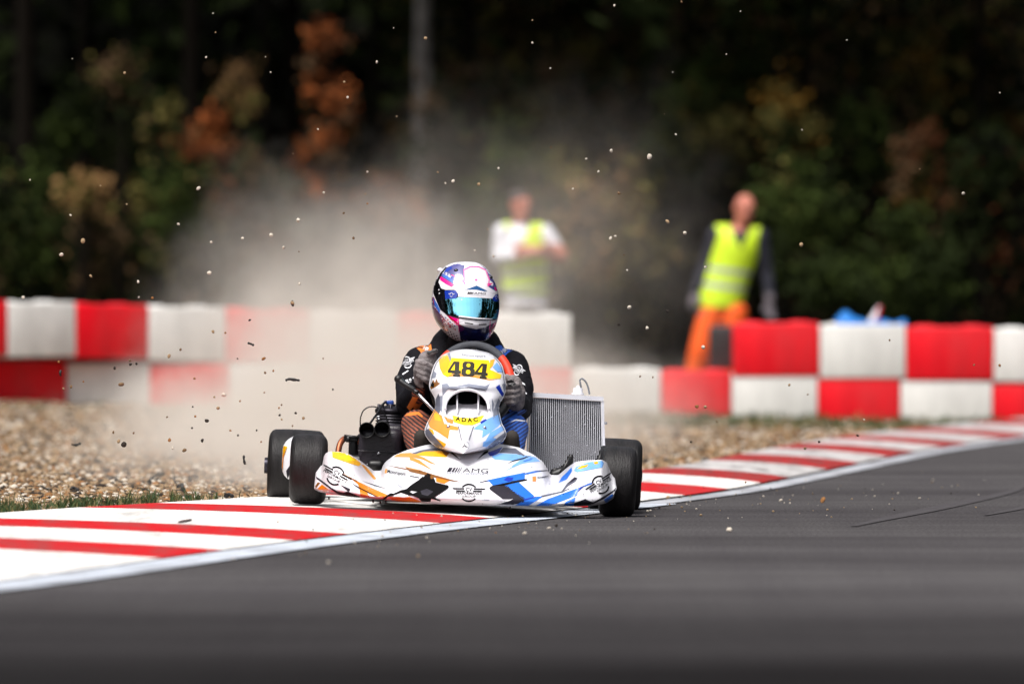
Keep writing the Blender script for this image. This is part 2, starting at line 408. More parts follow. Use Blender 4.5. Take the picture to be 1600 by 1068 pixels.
# gravel bed
def gravel_material():
    m = bpy.data.materials.new('gravel'); m.use_nodes = True; n = m.node_tree.nodes; l = m.node_tree.links; b = n['Principled BSDF']
    tc = n.new('ShaderNodeTexCoord')
    v = n.new('ShaderNodeTexVoronoi'); v.inputs['Scale'].default_value = 34; l.new(tc.outputs['Object'], v.inputs['Vector'])
    r = n.new('ShaderNodeValToRGB'); cr = r.color_ramp
    cr.elements[0].color = (0.05, 0.036, 0.025, 1); cr.elements[1].color = (0.42, 0.36, 0.29, 1)
    for p, c in ((0.3, (0.20, 0.135, 0.08, 1)), (0.6, (0.30, 0.22, 0.145, 1))):
        e = cr.elements.new(p); e.color = c
    sp = n.new('ShaderNodeSeparateColor'); l.new(v.outputs['Color'], sp.inputs[0]); l.new(sp.outputs[0], r.inputs['Fac'])
    # thin grass and moss in patches towards the wall
    sx = n.new('ShaderNodeSeparateXYZ'); l.new(tc.outputs['Object'], sx.inputs[0])
    mr = n.new('ShaderNodeMapRange'); mr.inputs['From Min'].default_value = 50; mr.inputs['From Max'].default_value = 56; l.new(sx.outputs['Y'], mr.inputs['Value'])
    mx_ = n.new('ShaderNodeMapRange'); mx_.inputs['From Min'].default_value = -1.5; mx_.inputs['From Max'].default_value = 1.2; l.new(sx.outputs['X'], mx_.inputs['Value'])
    t = n.new('ShaderNodeTexNoise'); t.inputs['Scale'].default_value = 2.2; t.inputs['Detail'].default_value = 6; l.new(tc.outputs['Object'], t.inputs['Vector'])
    a = n.new('ShaderNodeMath'); a.operation = 'MULTIPLY'; l.new(mr.outputs[0], a.inputs[0]); l.new(mx_.outputs[0], a.inputs[1])
    a2 = n.new('ShaderNodeMath'); a2.operation = 'MULTIPLY'; l.new(a.outputs[0], a2.inputs[0]); l.new(t.outputs['Fac'], a2.inputs[1])
    a3 = n.new('ShaderNodeMath'); a3.operation = 'MULTIPLY'; a3.use_clamp = True; a3.inputs[1].default_value = 1.7; l.new(a2.outputs[0], a3.inputs[0])
    mx = n.new('ShaderNodeMixRGB'); mx.inputs[2].default_value = (0.085, 0.085, 0.038, 1); l.new(a3.outputs[0], mx.inputs[0]); l.new(r.outputs[0], mx.inputs[1])
    l.new(mx.outputs[0], b.inputs['Base Color']); b.inputs['Roughness'].default_value = 0.9
    bp = n.new('ShaderNodeBump'); bp.inputs['Strength'].default_value = 0.9; bp.inputs['Distance'].default_value = 0.025
    inv = n.new('ShaderNodeMath'); inv.operation = 'SUBTRACT'; inv.inputs[0].default_value = 1; l.new(v.outputs['Distance'], inv.inputs[1])
    l.new(inv.outputs[0], bp.inputs['Height']); l.new(bp.outputs[0], b.inputs['Normal'])
    return m
m_grav = gravel_material()
g = MB(); rows = []
for y in np.arange(22, 66.1, 0.4):
    e = edge_x(y) + 0.02
    rows.append([Vector((x, y, ground_z(x, y))) for x in [e - 14 + 14 * t for t in np.linspace(0, 1, 70) ** 0.6]] )
g.grid(rows, flip=True); tag(g.build('gravel_bed', m_grav), kind='structure')

# loose stones of the gravel: too many to count
t_ = (1 + 5 ** 0.5) / 2
ICO = np.array([(-1, t_, 0), (1, t_, 0), (-1, -t_, 0), (1, -t_, 0), (0, -1, t_), (0, 1, t_), (0, -1, -t_), (0, 1, -t_), (t_, 0, -1), (t_, 0, 1), (-t_, 0, -1), (-t_, 0, 1)]) / math.hypot(1, t_)
ICF = np.array([(0, 11, 5), (0, 5, 1), (0, 1, 7), (0, 7, 10), (0, 10, 11), (1, 5, 9), (5, 11, 4), (11, 10, 2), (10, 7, 6), (7, 1, 8), (3, 9, 4), (3, 4, 2), (3, 2, 6), (3, 6, 8), (3, 8, 9), (4, 9, 5), (2, 4, 11), (6, 2, 10), (8, 6, 7), (9, 8, 1)])
STONE = [mat('stone_tan', (150, 127, 99), 0.95, spec=.1, var=0.25, scale=30), mat('stone_pale', (194, 184, 170), 0.95, spec=.1, var=0.2, scale=30),
         mat('stone_brown', (112, 90, 68), 0.95, spec=.1, var=0.3, scale=30), mat('stone_dark', (52, 46, 42), 0.95, spec=.1, var=0.3, scale=30), mat('stone_rust', (138, 98, 62), 0.95, spec=.1, var=0.3, scale=30)]
def stones(name, pts, sizes, weights, T=(0, 0, 0)):
    n = len(pts); V = np.empty((n, 12, 3)); pts = np.array(pts); sizes = np.array(sizes)
    a = rng.normal(size=(n, 3, 3)); q, _ = np.linalg.qr(a)
    sc = rng.uniform(0.6, 1.15, (n, 1, 3)); jit = rng.uniform(0.8, 1.2, (n, 12, 1))
    V = ICO[None] * jit * sc; V = np.einsum('nij,nkj->nki', q, V); V[:, :, 2] *= 0.75
    V = V * (sizes[:, None, None] / 2) + pts[:, None, :]
    Fc = (ICF[None] + (np.arange(n) * 12)[:, None, None]).reshape(-1, 3)
    me = bpy.data.meshes.new(name); me.vertices.add(n * 12); me.vertices.foreach_set('co', V.ravel())
    me.loops.add(len(Fc) * 3); me.loops.foreach_set('vertex_index', Fc.ravel().astype(np.int32))
    me.polygons.add(len(Fc)); me.polygons.foreach_set('loop_start', np.arange(0, len(Fc) * 3, 3, dtype=np.int32)); me.polygons.foreach_set('loop_total', np.full(len(Fc), 3, dtype=np.int32))
    for m in STONE: me.materials.append(m)
    mi = rng.choice(len(STONE), size=n, p=weights); me.polygons.foreach_set('material_index', np.repeat(mi, 20).astype(np.int32))
    me.update(calc_edges=True); me.validate(); o = bpy.data.objects.new(name, me); col.objects.link(o); return o
pts, szs = [], []
def sow(n, x0, x1, y0, y1, s0, s1, margin=0.0):
    k = 0
    while k < n:
        y = random.uniform(y0, y1); x = random.uniform(x0(y), x1(y))
        if x > edge_x(y) - margin: 
            k += 1; continue
        s = random.uniform(s0, s1) * (1.5 if random.random() < 0.07 else 1); pts.append((x, y, ground_z(x, y) + s * 0.15)); szs.append(s); k += 1
sow(21000, lambda y: -0.0625 * y, lambda y: edge_x(y), 29.5, 36, 0.010, 0.028, 0.02)
sow(22000, lambda y: -0.0625 * y, lambda y: edge_x(y), 36, 46, 0.012, 0.031, 0.05)
sow(15000, lambda y: -0.0625 * y, lambda y: edge_x(y), 46, 57, 0.014, 0.034, 0.05)
tag(stones('loose_gravel', pts, szs, [0.29, 0.13, 0.29, 0.20, 0.09]), kind='stuff')
pts, szs = [], []
for _ in range(260):                            # stones thrown onto the kerb and the track edge
    y = random.gauss(31.5, 3.0); x = line_x(y) + random.gauss(0.1, 0.45)
    if 24 < y < 44:
        s = abs(random.gauss(0.003, 0.004)) + 0.0025; pts.append((x, y, (0.012 if x > line_x(y) - LINE_W else 0.03) + s * 0.2)); szs.append(s)
tag(stones('scattered_grit', pts, szs, [0.3, 0.4, 0.1, 0.15, 0.05]), kind='stuff')

# grass at the gravel's edge and along the wall's foot
m_gr = [mat('grass_green', (44, 66, 26), 0.8, var=0.3, scale=8), mat('grass_dry', (104, 98, 56), 0.8, var=0.3, scale=8)]
def grass(n, fx, hh, yr, name, wdt=0.0027):
    b = MB()
    for _ in range(n):
        y = random.uniform(*yr); x = fx(y)
        if x is None: continue
        z = ground_z(x, y); h = random.uniform(*hh) * (.65 + .8 * abs(mnoise.noise(Vector((x * 9, y * 3, 1))))); a = random.uniform(0, 6.28); ww = wdt * random.uniform(0.6, 1.3)
        bx, by = math.cos(a) * ww, math.sin(a) * ww; lx, ly = random.gauss(0, h * 0.35), random.gauss(0, h * 0.35)
        b.add([(x - bx, y - by, z - 0.005), (x + bx, y + by, z - 0.005), (x + bx * .6 + lx * .4, y + by * .6 + ly * .4, z + h * .6), (x - bx * .6 + lx * .4, y - by * .6 + ly * .4, z + h * .6), (x + lx, y + ly, z + h)],
              [[0, 1, 2, 3], [3, 2, 4]], 0 if random.random() < 0.75 else 1)
    tag(b.build(name, m_gr), kind='stuff')
def tuft_x(y):
    x = edge_x(y) - abs(random.gauss(0.03, 0.15)) - 0.01; px = 800 + x * FPX / y
    pn = mnoise.noise(Vector((px * .035, 5, 0))) + .6 * mnoise.noise(Vector((px * .13, 2, 0)))
    dens = max(0, .42 + pn * .9) if px < 245 else (max(0, .2 + pn * .5) if 265 < px < 350 else 0.01)
    if random.random() < .1: x -= abs(random.gauss(0, .2))
    return x if random.random() < dens else None
grass(11000, tuft_x, (0.012, 0.065), (29.2, 32.4), 'verge_grass')
def wall_x(y):
    x = random.uniform(-3.8, 4.2)
    return x if random.random() < sstep(-1.5, 1.5, x) * 0.9 + 0.1 and x < edge_x(y) - 0.1 else None
grass(6500, wall_x, (0.02, 0.07), (51.5, 58), 'wall_grass', 0.008)


# ------------------------------------------------------------------ the kart
KT = Vector((P(727, 790, 31.4).x, 31.4, 0.02))
kart = empty('go_kart', KT, 'white racing kart with orange and blue graphics and number 484, sliding over the kerb', 'kart')
ROLL = R(2.35)
AX = Vector((math.cos(ROLL), 0, -math.sin(ROLL))); UP = Vector((math.sin(ROLL), 0, math.cos(ROLL)))
WHITE = (224, 223, 229)
m_body = mat('body_white', WHITE, 0.28, var=0.04, scale=14, dirt=0.16, coat=0.5)
def sticker(name, rgb): return mat('print_' + name, rgb, 0.35, var=0.08, scale=18, dirt=0.10, coat=0.15, spec=0.3)
PAL = [m_body] + [sticker(n_, c_) for n_, c_ in (
    ('black', (12, 11, 15)), ('orange', (216, 122, 4)), ('yellow', (238, 172, 22)), ('tan', (214, 142, 50)), ('charcoal', (42, 38, 50)),
    ('blue', (28, 106, 208)), ('pale_blue', (118, 172, 236)), ('deep_blue', (6, 44, 160)), ('grey', (88, 90, 103)), ('signal_yellow', (250, 206, 0)),
    ('brown', (122, 74, 12)), ('pale_grey', (130, 134, 149)), ('ink', (42, 38, 26)), ('plain_white', (236, 236, 238)), ('amber', (226, 132, 50)))]
PAL[1] = mat('print_matt_black', (7, 6, 8), .75, spec=.1, var=.3, scale=30)
PAL[5] = mat('print_matt_charcoal', (34, 31, 42), .6, spec=.2, var=.2, scale=30)
K = {n_: i for i, n_ in enumerate(['white', 'black', 'orange', 'yellow', 'tan', 'charcoal', 'blue', 'pale_blue', 'deep_blue', 'grey', 'signal_yellow', 'brown', 'pale_grey', 'ink', 'plain_white', 'amber'])}
def A(pts): return [(480 + x / 8.889, 690 + y / 8.889) for x, y in pts]
def Bq(pts): return [(640 + x / 8.889, 700 + y / 8.889) for x, y in pts]
def C(pts): return [(800 + x / 8.889, 690 + y / 8.889) for x, y in pts]
def D(pts): return [(640 + x / 5.083, 520 + y / 5.083) for x, y in pts]

# front fairing: outline top and bottom, bowed forward in the middle, hood sloping back
top = [(35, 300), (38, 222), (75, 213), (79, 178), (90, 155), (108, 144), (160, 145), (215, 160), (262, 187), (300, 215), (332, 240), (370, 239), (378, 215), (390, 197), (432, 164), (500, 136), (590, 112), (680, 98), (790, 92), (900, 98), (990, 110), (1060, 124), (1130, 158), (1178, 194), (1200, 228), (1215, 260), (1255, 262), (1298, 226), (1340, 196), (1400, 188), (1478, 185), (1502, 202), (1512, 240), (1543, 252), (1547, 310)]
bot = [(35, 332), (60, 345), (100, 353), (200, 368), (400, 388), (600, 404), (800, 413), (1000, 417), (1270, 419), (1420, 415), (1490, 404), (1530, 380), (1547, 330)]
TX, TY = [480 + x / 3.2 for x, _ in top], [660 + y / 3.2 for _, y in top]
BX, BY = [480 + x / 3.2 for x, _ in bot], [660 + y / 3.2 for _, y in bot]
def nose_Y(u, v):
    xn = (u - 727) / 236.0
    front = 30.95 + 0.13 * abs(xn) ** 2.2 + 0.10 * max(0, abs(xn) - 0.9) / 0.1
    hood = 1 - sstep(0.55, 0.78, abs(xn))
    back = 0.12 + 0.30 * hood
    valley = 0.05 * math.exp(-((abs(xn) - 0.62) / 0.07) ** 2) * v
    lip = 0.07 * max(0, 1 - v / 0.10) ** 2
    return front + back * v ** 1.7 + valley + lip
us = np.linspace(TX[0], TX[-1], 190); vsn = np.linspace(0, 1, 26)
nose = MB(); fr, bk = [], []
for v in vsn:
    r1, r2 = [], []
    for u in us:
        y = interp(BX, BY, u) + (interp(TX, TY, u) - interp(BX, BY, u)) * v; Y = nose_Y(u, v)
        r1.append(P(u, y, Y)); r2.append(P(u, y + (0.8 if v > 0.5 else -0.8), Y + 0.014))
    fr.append(r1); bk.append(r2)
nose.grid(fr); nose_bvh = nose.bvh()
nose.grid(bk, flip=True)
nose.grid([fr[-1], bk[-1]]); nose.grid([bk[0], fr[0]])
nose.grid([[r[0] for r in bk], [r[0] for r in fr]]); nose.grid([[r[-1] for r in fr], [r[-1] for r in bk]])
def NP(pts, c, lay=1): poly(nose, nose_bvh, pts, K[c], 0.0012 + 0.0009 * lay, 31.1, 2.6)
# outer pod, orange side
NP(A([(345, 135), (440, 140), (560, 165), (640, 215), (735, 285), (745, 312), (720, 335), (600, 300), (450, 250), (350, 215)]), 'yellow')
NP(A([(420, 215), (560, 180), (690, 262), (600, 262), (520, 235)]), 'signal_yellow', 2)
NP(A([(745, 308), (792, 322), (860, 390), (962, 510), (930, 525), (880, 470)]), 'tan')
NP(A([(480, 430), (560, 465), (690, 540), (900, 640), (1130, 740), (1085, 800), (1020, 782), (860, 695), (720, 628), (700, 580), (600, 500)]), 'orange')
NP(A([(725, 650), (830, 695), (870, 770), (885, 818), (750, 800), (735, 720)]), 'orange')
NP(A([(145, 560), (180, 568), (120, 640), (108, 620)]), 'brown'); NP(A([(205, 590), (300, 660), (262, 695), (140, 650)]), 'orange')
NP(A([(122, 478), (170, 510), (330, 630), (430, 690), (500, 705), (560, 685), (735, 760), (745, 800), (470, 748), (420, 722), (280, 620), (128, 508)]), 'charcoal', 2)
NP(A([(455, 590), (600, 650), (570, 690), (540, 660)]), 'charcoal', 2); NP(A([(470, 425), (700, 540), (690, 552), (560, 480)]), 'brown', 2)
NP(A([(600, 560), (720, 625), (1000, 770), (960, 760), (720, 645)]), 'black', 2)
NP(A([(760, 540), (960, 600), (1130, 660), (950, 612)]), 'charcoal', 2); NP(A([(1230, 570), (1340, 640), (1290, 625)]), 'pale_grey', 2)
NP(A([(1130, 760), (1270, 760), (1590, 830), (1560, 838), (1330, 832), (1180, 808)]), 'orange')
winged_logo(nose, nose_bvh, *A([(392, 468)])[0], 15.2, 27, K['black'], 0.95)
NP(A([(1085, 375), (1112, 372), (1105, 432), (1075, 436)]), 'tan', 2)
text(nose, nose_bvh, 'Motorsport', *A([(1240, 432)])[0], 29, 7.5, K['black'], 9, 0.02, 0.0028)
# hood, orange side
NP(A([(1110, 325), (1250, 345), (1500, 395), (1600, 425), (1600, 450), (1450, 402), (1250, 360)]), 'brown')
NP(A([(1270, 158), (1440, 150), (1620, 215), (1800, 320), (1700, 290), (1600, 240), (1450, 212), (1200, 208)]), 'tan')
NP(A([(1600, 395), (1400, 350), (1330, 340), (1480, 385)]), 'tan', 2)
NP(Bq([(20, 72), (150, 28), (300, 0), (420, -5), (560, 40), (440, 25), (380, 40), (200, 42), (80, 82)]), 'grey')
NP(Bq([(60, 85), (200, 45), (420, 28), (548, 68), (510, 122), (300, 112), (150, 102)]), 'yellow')
NP(Bq([(430, 20), (548, 60), (548, 70), (505, 110), (470, 70)]), 'brown', 2)
NP(Bq([(548, 52), (600, 58), (640, 90), (692, 152), (618, 100)]), 'black', 2)
NP(Bq([(0, 80), (150, 140), (252, 165), (180, 150)]), 'charcoal', 2)
NP(Bq([(0, 110), (140, 165), (330, 312), (200, 245), (60, 180), (0, 160)]), 'tan')
NP(Bq([(-60, 260), (0, 285), (150, 305), (350, 368), (560, 428), (720, 468), (560, 450), (340, 402), (0, 322)]), 'brown', 2)
NP(Bq([(360, 370), (520, 415), (570, 440), (480, 492), (370, 462)]), 'orange')
NP(Bq([(0, 375), (130, 400), (140, 415), (0, 385)]), 'charcoal', 2)
NP(Bq([(0, 670), (165, 742), (40, 744), (-120, 690)]), 'orange')
# torn black tape
NP(A([(1010, 838), (1060, 780), (1100, 742), (1160, 708), (1200, 715), (1300, 668), (1380, 650), (1450, 590), (1550, 525), (1610, 470), (1620, 560), (1500, 640), (1420, 690), (1500, 730), (1400, 735), (1300, 700), (1180, 745), (1120, 760), (1060, 830), (1040, 840)]), 'black', 3)
NP(Bq([(0, 540), (90, 465), (170, 420), (215, 372), (250, 345), (290, 362), (300, 400), (330, 398), (352, 440), (360, 470), (480, 500), (535, 512), (545, 530), (535, 552), (450, 610), (345, 678), (430, 722), (425, 735), (300, 700), (290, 742), (170, 742), (120, 690), (40, 655), (-30, 650), (120, 600), (20, 585)]), 'black', 3)
NP(Bq([(150, 590), (240, 560), (330, 600), (250, 660), (170, 640)]), 'charcoal', 4)
NP(Bq([(285, 385), (335, 380), (325, 420), (295, 425)]), 'brown', 4)
# middle
amg(nose, nose_bvh, *Bq([(518, 264)])[0], 67, 6.8, K['charcoal'], 1.8, 0.0026)
text(nose, nose_bvh, 'MOTORSPORT', *Bq([(810, 352)])[0], 66, 3.2, K['pale_grey'], 1.5, 0.0, 0.0026)
winged_logo(nose, nose_bvh, *Bq([(823, 616)])[0], 14.6, 1, K['black'])
NP(Bq([(990, 722), (1040, 708), (1115, 710), (1100, 722), (1030, 720)]), 'pale_grey', 2)
# blue side
NP(Bq([(1085, 58), (1180, 20), (1290, -20), (1240, 60), (1160, 102), (1118, 108)]), 'deep_blue')
NP(Bq([(1095, 28), (1040, 45), (935, 160), (1005, 105), (1085, 60)]), 'black', 2)
NP(Bq([(1240, 60), (1300, -10), (1470, 0), (1590, 88), (1720, 150), (1590, 112), (1480, 74)]), 'grey')
NP(Bq([(1140, 112), (1250, 68), (1480, 80), (1620, 122), (1430, 172), (1180, 152)]), 'pale_blue')
NP(Bq([(1350, 215), (1440, 165), (1700, 95), (1580, 150), (1440, 180)]), 'charcoal', 2)
NP(Bq([(1280, 345), (1430, 250), (1600, 165), (1700, 140), (1740, 175), (1560, 215), (1420, 270)]), 'pale_blue')
NP(Bq([(965, 470), (1100, 435), (1350, 382), (1600, 335), (1600, 440), (1380, 482), (1160, 515), (1100, 455)]), 'blue')
NP(Bq([(1305, 435), (1360, 395), (1440, 405), (1430, 440), (1370, 462)]), 'deep_blue', 2)
NP(Bq([(960, 472), (1080, 440), (1085, 452), (1000, 470)]), 'charcoal', 2)
NP(Bq([(1105, 545), (1150, 515), (1350, 500), (1380, 540), (1470, 610), (1600, 690), (1600, 745), (1440, 782), (1210, 776), (1430, 702), (1290, 700), (1120, 575)]), 'charcoal')
NP(Bq([(1150, 515), (1380, 470), (1600, 425), (1640, 440), (1420, 490), (1300, 515)]), 'black', 2)
NP(Bq([(1190, 768), (1440, 700), (1400, 722), (1240, 772)]), 'plain_white', 2)
NP(C([(-160, 560), (40, 525), (80, 545), (310, 750), (230, 795), (150, 790), (60, 720)]), 'blue')
NP(C([(0, 488), (150, 440), (300, 404), (480, 392), (300, 430), (150, 460), (0, 510), (-100, 480)]), 'blue')
NP(C([(-20, 548), (100, 525), (220, 512), (60, 560), (0, 580)]), 'charcoal', 2)
NP(C([(300, 400), (485, 390), (515, 400), (420, 408)]), 'charcoal', 2); NP(C([(380, 490), (520, 462), (440, 492)]), 'charcoal', 2)
NP(C([(0, 172), (200, 186), (330, 212), (200, 228), (0, 258), (-60, 240)]), 'pale_blue')
NP(C([(0, 330), (130, 242), (330, 214), (392, 270), (160, 292), (0, 362)]), 'pale_blue')
NP(C([(150, 262), (300, 222), (260, 250), (180, 275)]), 'blue', 2)
NP(C([(285, 480), (335, 475), (335, 545), (285, 548)]), 'amber', 2)
text(nose, nose_bvh, 'Motorsport', *C([(432, 492)])[0], 17, 4.6, K['grey'], -5, 0.01, 0.0028)
NP(C([(40, 880), (190, 800), (360, 755), (430, 755), (230, 885)]), 'blue'); NP(C([(150, 795), (345, 755), (320, 770), (180, 810)]), 'deep_blue', 2)
NP(C([(330, 886), (500, 790), (880, 650), (1140, 552), (1100, 585), (930, 642), (900, 740), (700, 820), (520, 884)]), 'blue')
NP(C([(1140, 550), (1050, 580), (930, 640), (915, 690), (1010, 600)]), 'deep_blue', 2)
NP(C([(400, 745), (700, 680), (830, 630), (700, 700), (420, 762)]), 'grey', 2)
NP(C([(720, 886), (745, 828), (882, 762), (856, 886)]), 'blue')
NP(C([(860, 850), (1020, 790), (1100, 830), (1130, 838), (1400, 676), (1448, 630), (1446, 662), (1280, 790), (1100, 872), (860, 888)]), 'charcoal')
NP(C([(1280, 800), (1400, 718), (1430, 770), (1400, 815), (1300, 842)]), 'blue', 2)
NP(C([(860, 400), (890, 345), (1060, 280), (1250, 258), (1274, 290), (1255, 352), (1060, 388), (900, 420)]), 'pale_blue')
NP(C([(900, 370), (960, 330), (1060, 310), (1040, 345), (950, 372)]), 'yellow', 2); NP(C([(1130, 280), (1190, 268), (1200, 300), (1150, 310)]), 'yellow', 2)
NP(C([(645, 570), (690, 490), (830, 352), (832, 405), (760, 520)]), 'blue')
winged_logo(nose, nose_bvh, *C([(1230, 592)])[0], 15.0, -33, K['black'], 0.9)
NP(C([(690, 682), (760, 580), (870, 485), (912, 500), (880, 548), (780, 610), (720, 672)]), 'grey', 2); NP(C([(760, 580), (870, 488), (905, 503), (830, 555)]), 'charcoal', 3)
random.seed(3)
for _ in range(70):                              # rubber marks and stone chips
    u = random.uniform(500, 955); t = interp(TX, TY, u); b_ = interp(BX, BY, u); y = random.uniform(t + (b_ - t) * 0.25, b_ - 2)
    r = random.uniform(0.3, 0.9); NP([(u + r * random.uniform(.6, 1.6) * math.cos(a), y + r * 0.6 * math.sin(a)) for a in np.linspace(0, 5.2, 6)], random.choice(['charcoal', 'black', 'grey', 'brown']), 4)
nose.build('front_fairing', PAL, kart, KT)

# steering panel
prow = [(130, 400, 500), (134, 370, 535), (141, 338, 562), (155, 300, 625), (175, 258, 662), (200, 230, 693), (240, 200, 726), (270, 187, 741), (340, 165, 758), (400, 156, 764), (430, 155, 765), (455, 163, 764), (470, 172, 762), (500, 190, 752), (520, 200, 742), (550, 204, 722), (580, 205, 711), (620, 190, 711), (690, 150, 727), (720, 135, 735), (760, 120, 757), (790, 119, 768), (810, 124, 770), (835, 139, 761), (860, 158, 742), (885, 188, 702), (910, 220, 660), (930, 275, 600), (945, 330, 520), (957, 400, 445)]
PY = [r[0] for r in prow]; PL = [r[1] for r in prow]; PR = [r[2] for r in prow]
def scoop(x, y):                                 # 1 deep inside the opening, 0 outside
    if y > 700 or ((x - 455) / 172) ** 2 + ((y - 598) / 146) ** 2 > 1: return 0.0
    return 0.02 + 0.98 * sstep(700, 520, y)
def panel_Y(x, y):
    s = (957 - y) / 827.0; l, r = interp(PY, PL, y), interp(PY, PR, y); u = 2 * (x - l) / max(1, r - l) - 1
    Y = 31.13 + 0.47 * s + 0.07 * u * u + 0.05 * abs(u) ** 6
    Y -= 0.03 * math.exp(-((y - 780) / 110) ** 2) * (1 - u * u)              # flared skirt
    Y -= 0.025 * math.exp(-((x - 440) / 55) ** 2) * sstep(690, 760, y)        # raised spine
    Y -= 0.03 * math.exp(-((y - 425) / 35) ** 2) * (1 - u * u)               # brow over the scoop
    return Y
panel = MB(); ysn = np.unique(np.concatenate([np.linspace(130, 957, 110), np.linspace(130, 180, 10)])); fr, bk = [], []
for y in ysn[::-1]:
    l, r = interp(PY, PL, y), interp(PY, PR, y); r1, r2 = [], []
    for t in np.linspace(0, 1, 120):
        x = l + (r - l) * t; Y = panel_Y(x, y); q = D([(x, y)])[0]
        r1.append(P(*q, Y + 0.16 * scoop(x, y))); r2.append(P(*q, Y + 0.195 if 0.12 < t < 0.88 and 450 < y < 720 else Y + 0.012))
    fr.append(r1); bk.append(r2)
panel.grid(fr); pan_bvh = panel.bvh(); panel.grid(bk, flip=True)
panel.grid([fr[-1], bk[-1]]); panel.grid([bk[0], fr[0]]); panel.grid([[r[0] for r in bk], [r[0] for r in fr]]); panel.grid([[r[-1] for r in fr], [r[-1] for r in bk]])
def PP(pts, c, lay=1): poly(panel, pan_bvh, D(pts), K[c], 0.0011 * lay, 31.45, 3.0)
PP([(232, 212), (262, 180), (300, 160), (328, 195), (335, 215), (322, 300), (300, 348), (265, 330), (240, 280)], 'yellow')
PP([(330, 196), (480, 206), (628, 215), (642, 250), (640, 290), (730, 330), (722, 362), (640, 366), (580, 340), (470, 322), (340, 318), (300, 350), (262, 328), (300, 300)], 'signal_yellow', 2)
PP([(300, 165), (318, 150), (332, 200), (322, 230)], 'pale_grey', 3); PP([(640, 215), (680, 205), (660, 260), (635, 285)], 'yellow', 3)
PP([(660, 270), (692, 232), (735, 285), (745, 310), (700, 308)], 'pale_blue', 3)
PP([(300, 350), (340, 322), (470, 326), (580, 344), (640, 370), (700, 368), (640, 378), (560, 362), (460, 345), (340, 345)], 'tan', 1)
text(panel, pan_bvh, 'Motorsport', *D([(510, 180)])[0], 37, 4.6, K['grey'], 3.5, 0.0, 0.004)
# race number, blocky figures
FOUR = [(0.42, 0), (0.86, 0), (0.86, 0.60), (1.0, 0.60), (1.0, 0.78), (0.86, 0.78), (0.86, 0.86), (0.95, 0.86), (0.95, 1.0), (0.42, 1.0), (0.42, 0.86), (0.52, 0.86), (0.52, 0.78), (0, 0.78), (0, 0.62)]
def num(pts, x0, y0, ww, hh, ang, c, lay): 
    ca, sa = math.cos(R(ang)), math.sin(R(ang)); PP([(x0 + (x - .5) * ww * ca - (y - .5) * hh * sa, y0 + (x - .5) * ww * sa + (y - .5) * hh * ca) for x, y in pts], c, lay)
num(FOUR, 356, 284, 104, 118, 3, 'ink', 4); num([(0.22, 0.60), (0.52, 0.16), (0.52, 0.60)], 356, 284, 104, 118, 3, 'signal_yellow', 5)
oct_ = lambda x0, x1, y0, y1, k=0.16: [(x0 + k, y0), (x1 - k, y0), (x1, y0 + k * .8), (x1, y1 - k * .8), (x1 - k, y1), (x0 + k, y1), (x0, y1 - k * .8), (x0, y0 + k * .8)]
num(oct_(0.05, 0.95, 0, 0.53), 466, 284, 106, 114, 3, 'ink', 4); num(oct_(0, 1.0, 0.43, 1.0), 466, 284, 106, 114, 3, 'ink', 4)
num(oct_(0.36, 0.64, 0.13, 0.38, .08), 466, 284, 106, 114, 3, 'signal_yellow', 5); num(oct_(0.34, 0.66, 0.58, 0.86, .08), 466, 284, 106, 114, 3, 'signal_yellow', 5)
num(FOUR, 572, 300, 102, 118, 7, 'ink', 4); num([(0.22, 0.60), (0.52, 0.16), (0.52, 0.60)], 572, 300, 102, 118, 7, 'signal_yellow', 5)
# shards and stripes
PP([(165, 420), (186, 368), (200, 395), (214, 362), (226, 392), (246, 398), (225, 416), (165, 450), (158, 440)], 'brown'); PP([(165, 420), (180, 385), (196, 405), (190, 432)], 'black', 2)
PP([(172, 360), (190, 300), (215, 320), (205, 355), (185, 360)], 'pale_grey')
PP([(684, 430), (714, 408), (736, 460), (756, 490), (736, 505), (700, 452)], 'deep_blue'); PP([(735, 410), (764, 380), (764, 445), (752, 470)], 'pale_grey')
PP([(295, 425), (330, 440), (395, 452), (470, 425), (560, 442), (612, 452), (640, 400), (600, 420), (470, 402), (380, 420)], 'pale_grey')
PP([(255, 405), (300, 400), (330, 440), (300, 450), (262, 500)], 'pale_grey')
PP([(206, 580), (205, 530), (228, 480), (246, 520), (248, 610), (232, 642), (196, 605)], 'grey'); PP([(711, 572), (724, 545), (706, 520), (668, 610), (662, 685), (711, 640)], 'pale_grey')
PP([(192, 600), (230, 640), (256, 655), (275, 718), (385, 745), (388, 772), (318, 768), (306, 842), (230, 790), (160, 750), (146, 705)], 'tan')
PP([(190, 625), (232, 648), (255, 700), (200, 690)], 'yellow', 2)
PP([(272, 660), (350, 690), (342, 722), (296, 706)], 'amber', 2); PP([(560, 705), (600, 680), (615, 690), (570, 720)], 'deep_blue', 2)
PP([(340, 652), (400, 670), (500, 674), (592, 652), (560, 705), (500, 730), (430, 730), (352, 706)], 'signal_yellow', 3)
for ch, x, y, a in (('A', 385, 680, 10), ('D', 432, 688, 3), ('A', 478, 690, -2), ('C', 524, 684, -8)): text(panel, pan_bvh, ch, *D([(x, y)])[0], 7.6, 6.4, K['black'], a, 0.035, 0.0062)
PP([(206, 832), (290, 880), (270, 917), (228, 895), (192, 842)], 'yellow'); PP([(150, 752), (185, 770), (196, 805), (175, 800)], 'yellow')
PP([(122, 775), (150, 757), (190, 812), (262, 895), (300, 936), (222, 906), (160, 856), (126, 805)], 'grey', 2)
PP([(520, 748), (600, 690), (690, 652), (711, 645), (730, 712), (700, 745), (640, 790), (576, 832), (580, 772), (508, 762)], 'pale_blue')
